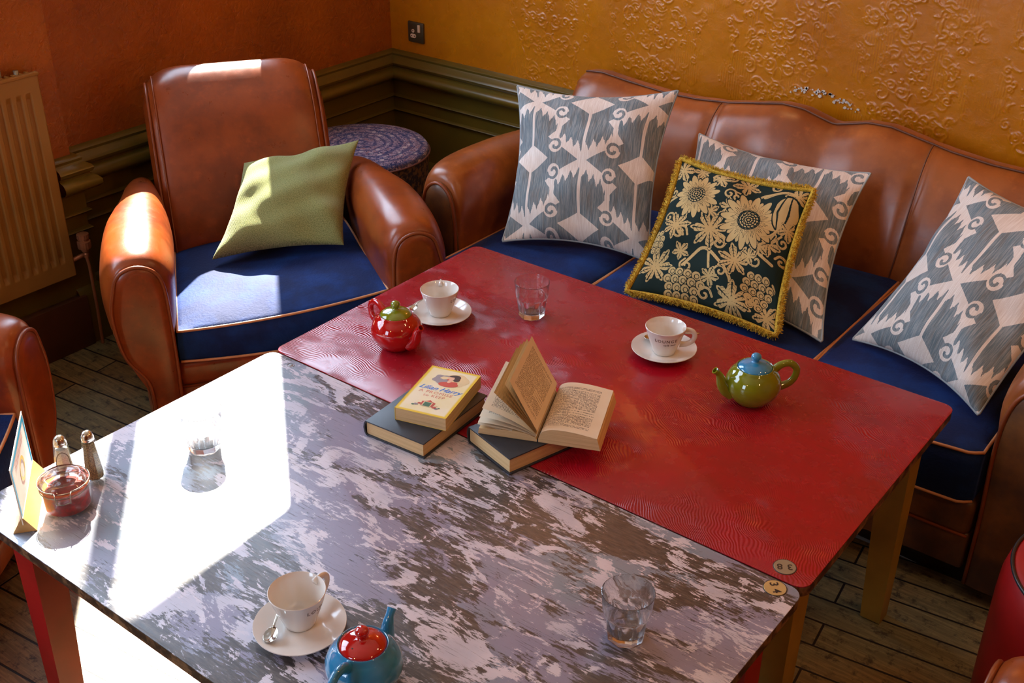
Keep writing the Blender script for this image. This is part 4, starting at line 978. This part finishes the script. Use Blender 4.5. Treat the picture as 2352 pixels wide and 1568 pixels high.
def tri(x): return 2*np.abs(x-np.floor(x+.5))
def ikat(ox=0.0, oy=0.0, sc=1.0):
    def f(Sx, Ty):
        x = Sx*620*sc+ox; y = -Ty*620*sc+oy
        # half-drop lattice of crosses at (460 i, 500 j), i+j even
        i = np.round(x/460); j = np.round(y/500); best = None
        for di in (-1, 0, 1):
            for dj in (-1, 0, 1):
                I, J = i+di, j+dj; ok = ((I+J) % 2 == 0); dx = x-460*I; dy = y-500*J; d = np.where(ok, np.abs(dx)/460+np.abs(dy)/500, 9)
                if best is None: best = [d, dx, dy]
                else:
                    mk = d < best[0]; best = [np.where(mk, d, best[0]), np.where(mk, dx, best[1]), np.where(mk, dy, best[2])]
        _, dx, dy = best; ax, ay = np.abs(dx), np.abs(dy)
        up = 40+.50*ax+74*tri(dx/62+.25)+14*tri(dx/21)
        petal = (ay > up) & (ax < 212-.05*(ay-200))
        lozv = (ax/170+np.abs(ay-500)/110 < 1); lozh = (np.abs(ax-460)/170+ay/110 < 1)
        stem = ax < 11; side = (ay < .60*(ax-34))
        stem2 = np.abs(ax-460) < 12
        blue = (petal & ~stem) | side
        # comma-shaped curls either side of the cross
        hx, hy = ax-232, ay-98; r = np.hypot(hx, hy); an = np.arctan2(hy, -hx); sp = r-(12+13*(an+pi)/1.7)
        curl = np.abs(sp) < 12; blue = np.where(r < 58, curl, blue)
        cream = ~blue | lozv | lozh | (stem2 & (ay > 60))
        return cream.astype(float)
    return f
def floral():
    R = 460; g = np.zeros((R, R)); yy, xx = np.mgrid[0:R, 0:R]/R*2-1; X, Y = xx, -yy   # X right, Y up
    def put(mask, val): g[mask] = val[mask] if isinstance(val, np.ndarray) else val
    def flower(cx, cy, rad, ph, n=11):
        dx, dy = X-cx, Y-cy; r = np.hypot(dx, dy)/rad; a = np.arctan2(dy, dx)+ph; k = a*n/(2*pi); q = np.abs(k-np.round(k))*2
        edge = .30+.70*np.clip(1-q**1.7, 0, 1)**.8; edge2 = .28+.58*np.clip(1-(np.abs(k+.5-np.round(k+.5))*2)**1.9, 0, 1)
        put(r < edge2, .6); put((r < edge2) & (r > edge2-.06), .1)
        put(r < edge+.03, .05)
        put(r < edge, 1.0); put((r < edge) & (r > edge-.035), .2); put((r < edge) & (q > .90) & (r > .4), .05)
        rays = (np.sin(a*n*6) > .35) & (r < .66-.25*q) & (r > .36); put(rays, .15); put(r < .37, .05)
        dots = (np.sin(r*rad*170) > -.1) & (np.sin(a*(6+r*30).round()) > -.35) & (r < .34); put(dots, 1.0)
    def leafm(cx, cy, rad, ph, lobes=5):
        dx, dy = X-cx, Y-cy; r = np.hypot(dx, dy)/rad; a = np.arctan2(dy, dx)-ph; k = np.abs(np.cos(a*lobes/2)); edge = .22+.60*k**.9+.13*np.abs(np.cos(a*lobes*1.5))+.06*np.cos(a)
        put(r < edge, 1.0); put((r < edge) & (r > edge-.05), .25)
        vein = (np.abs(np.sin(a*lobes/2+pi/2*0)) > .985) & (r < edge*.9); put((k > .985) & (r < edge*.85), .15)
        put((r < edge*.9) & (r > .15) & (np.sin(r*40-k*9) > .82) & (k > .5), .2)
    def stroke(P, wd):
        for p in cr(P, 26): put(np.hypot(X-p[0], Y-p[1]) < wd, 1.0)
        for p in cr(P, 26): put(np.hypot(X-p[0]-wd*.3, Y-p[1]+wd*.2) < wd*.22, .35)
    def spiral(cx, cy, r0, ph, s, wd=.014): stroke([(cx+r0*(1-t)*math.cos(ph+s*t*9), cy+r0*(1-t)*math.sin(ph+s*t*9)) for t in np.linspace(0, .85, 9)], wd)
    def grapes(cx, cy, rr, rows):
        for j, nn in enumerate(rows):
            for i in range(nn):
                x = cx+(i-(nn-1)/2)*rr*1.95+(rr*.2 if j % 2 else 0); y = cy-j*rr*1.7; d = np.hypot(X-x, Y-y)
                put(d < rr*1.12, .03); put(d < rr*.95, .9); put((np.abs(np.hypot(X-x-rr*.15, Y-y+rr*.1)-rr*.5) < rr*.09), .2)
    stroke([(-.35, -.55), (-.15, -.25), (.1, -.35), (.35, -.6), (.3, -.9)], .022); stroke([(-.1, .05), (-.05, -.25), (.02, -.5)], .018); stroke([(-1, .35), (-.75, .5), (-.55, .6)], .02)
    stroke([(.35, .05), (.6, -.1), (.85, -.2)], .02); stroke([(-.55, .98), (-.6, .8), (-.62, .7)], .035); stroke([(.45, .75), (.7, .9), (1, .8)], .03); stroke([(.3, .5), (.4, .75), (.62, .86)], .02)
    for c_ in ((-.02, .62, .10, 0, 1), (.10, .60, .09, 2, -1), (.62, -.22, .12, 1, 1), (-.30, -.55, .11, 2, 1), (.20, -.52, .10, 4, -1), (-.86, .1, .09, 0, 1), (.86, -.5, .08, 1, -1), (-.1, .95, .10, 3, 1), (.9, .15, .09, 2, 1)): spiral(*c_)
    leafm(-.12, .02, .34, 1.4, 7); leafm(-.66, -.02, .26, 1.2, 7); leafm(.33, -.30, .27, 2.0, 7); leafm(-.78, -.62, .30, 1.0, 7); leafm(.42, -.86, .30, 1.7, 7); leafm(.15, .88, .22, 3.6, 5); leafm(-.25, .86, .2, .4, 5); leafm(.88, -.88, .22, 1, 5); leafm(.72, .05, .2, 1.2, 5); leafm(-.9, .85, .22, .3, 5); leafm(-.92, -.3, .14, 1, 5)
    grapes(-.30, -.66, .062, [4, 5, 4, 4, 2]); grapes(.70, -.42, .055, [3, 4, 4, 3, 2]); grapes(-.88, -.18, .045, [2, 3, 3, 2])
    for c_ in ((-.55, -.12, .13, 0, 1), (.05, -.12, .10, 2, -1), (.55, .98, .1, 1, 1), (-.3, .9, .1, 4, -1), (.02, -.86, .11, 0, 1), (.95, -.1, .09, 3, -1), (-.95, .5, .09, 2, 1), (.64, -.72, .08, 0, -1)): spiral(*c_, wd=.016)
    leafm(.02, .42, .17, .5, 5); leafm(-.22, .30, .15, 2, 5); leafm(.62, -.02, .17, 2, 5); leafm(-.45, -.36, .15, 1, 5); leafm(.05, -.62, .16, 0, 5); leafm(.9, .85, .2, 2, 5); leafm(-.6, .93, .16, 2, 5); leafm(.5, -.18, .14, 4, 5)
    flower(-.52, .50, .38, .2, 11); flower(.36, .30, .44, .0, 12)
    dx, dy = X-.82, Y-.55; r = np.hypot(dx*1.5, dy)/.26; tul = (r < 1) & (np.abs(dx) < .17-.12*np.maximum(dy, 0)); put(r < 1.1, .05); put(tul, .8); put(tul & (np.sin((dx/(1.15-np.abs(dy)*2.2))*46) > .80), .15)
    stroke([(.80, .32), (.72, .18), (.60, .12)], .02); leafm(.92, .34, .16, 5, 5)
    def f(Sx, Ty):
        i = np.clip((Ty+1)/2*(R-1), 0, R-1.01); j = np.clip((Sx+1)/2*(R-1), 0, R-1.01); a, b = i.astype(int), j.astype(int); fa, fb = i-a, j-b
        return g[a, b]*(1-fa)*(1-fb)+g[a+1, b]*fa*(1-fb)+g[a, b+1]*(1-fa)*fb+g[a+1, b+1]*fa*fb
    return f
IK = 'ikat cushions on the sofa'
cushion('cushion', 'large grey and cream ikat cushion against the left sofa arm', 'cushion',
        [(-.325, .62, .862), (.205, .765, .915), (.322, .462, .462), (-.125, .285, .470)], .095, M_IKAT, ikat(-40, 20), 380, .125, M_BLUEPIPE, group=IK, seed=3, back=.5)
cushion('cushion', 'grey and cream ikat cushion half hidden behind the floral cushion', 'cushion',
        [(.250, .845, .760), (.835, .84, .768), (.960, .325, .462), (.372, .35, .465)], .070, M_IKAT, ikat(120, -160), 380, .125, M_BLUEPIPE, group=IK, seed=8, back=.3)
cushion('cushion', 'grey and cream ikat cushion at the far right, tilted onto its corner', 'cushion',
        [(1.152, .70, .876), (1.60, .62, .86), (1.425, .205, .472), (1.022, .385, .466)], .10, M_IKAT, ikat(60, 60), 380, .125, M_BLUEPIPE, group=IK, seed=12, back=.4)
cushion('cushion', 'dark floral cushion with sunflowers and mustard fringe', 'cushion',
        [(.357, .552, .776), (.772, .557, .781), (.850, .250, .487), (.400, .222, .487)], .058, M_FLORAL, floral(), 400, .08, None, M_FRINGE, seed=5, back=.3)
cushion('cushion', 'plain green wool cushion on the leather armchair', 'cushion',
        [(-.950, -.052, .640), (-.712, .250, .690), (-.514, -.040, .462), (-.800, -.341, .437)], .078, M_WOOL, None, 140, .10, None, seed=2, wr=.0055, back=.35, puffpow=.45)

# ------------------------------------------------------------------ lamps (out of frame, seen in the glazes and on the wall)
def bulb_mat(st):
    s = NT('lamp_glow'); nz = s.noise(s.coord(), 2, 1); s.set(Base__Color=(1, .8, .5), Emission__Color=(1.0, .55, .20), Emission__Strength=s.math('MULTIPLY_ADD', nz, .1, st)); return s.m
BM = bulb_mat(60)
def pendant(x, y, z, power, label):
    p = thing('pendant_lamp', label, 'lamp', (x, y, z), 0, 'bare bulb pendant lamps')
    MB().add(*lathe([(.006, .0), (.018, -.02), (.03, -.05), (.03, -.07), (.018, -.09), (.001, -.098)], 20)).obj('bulb', BM, p)
    MB().add(*tube([(0, 0, 0), (0, 0, CZ-z)], .003, 6)).add(*lathe([(.018, 0), (.018, .05), (.008, .06)], 16)).obj('flex', M_DARKMETAL, p)
    d = bpy.data.lights.new('pendant_light', 'POINT'); d.energy = power*LAMP_POWER; d.color = (1, .58, .26); d.shadow_soft_size = .05; o = bpy.data.objects.new('pendant_light', d); COL.objects.link(o); o.parent = p; o.location = (0, 0, -.16)
for k, (x, y, z, pw) in enumerate(((1.9, -.2, 2.5, 16), (3.0, -1.6, 2.5, 22), (2.6, .5, 2.3, 16), (1.0, -3.6, 2.5, 14))): pendant(x, y, z, pw, 'warm bare bulb hanging on a flex above the room')
wl = thing('wall_lamp', 'warm wall lamp on the amber wall above the sofa', 'lamp', (.12, YW, 1.95))
MB().add(*lathe([(.05, -.06), (.075, .08), (.072, .08), (.047, -.06)], 32, False, False, off=(0, -.12, 0))).obj('lamp_shade', plain('linen_shade', (.75, .6, .4), .8), wl)
MB().add(*tube([(0, 0, -.05), (0, -.12, -.08), (0, -.12, -.02)], .006)).add(*boxg(-.03, .03, -.012, 0, -.1, 0, .003)).obj('bracket', M_DARKMETAL, wl)
MB().add(*lathe([(.006, -.02), (.025, .01), (.022, .035), (.001, .05)], 20, off=(0, -.12, 0))).obj('bulb', BM, wl)
d = bpy.data.lights.new('wall_light', 'POINT'); d.energy = 30*LAMP_POWER; d.color = (1, .60, .28); d.shadow_soft_size = .04; o = bpy.data.objects.new('wall_light', d); COL.objects.link(o); o.parent = wl; o.location = (0, -.12, .10)
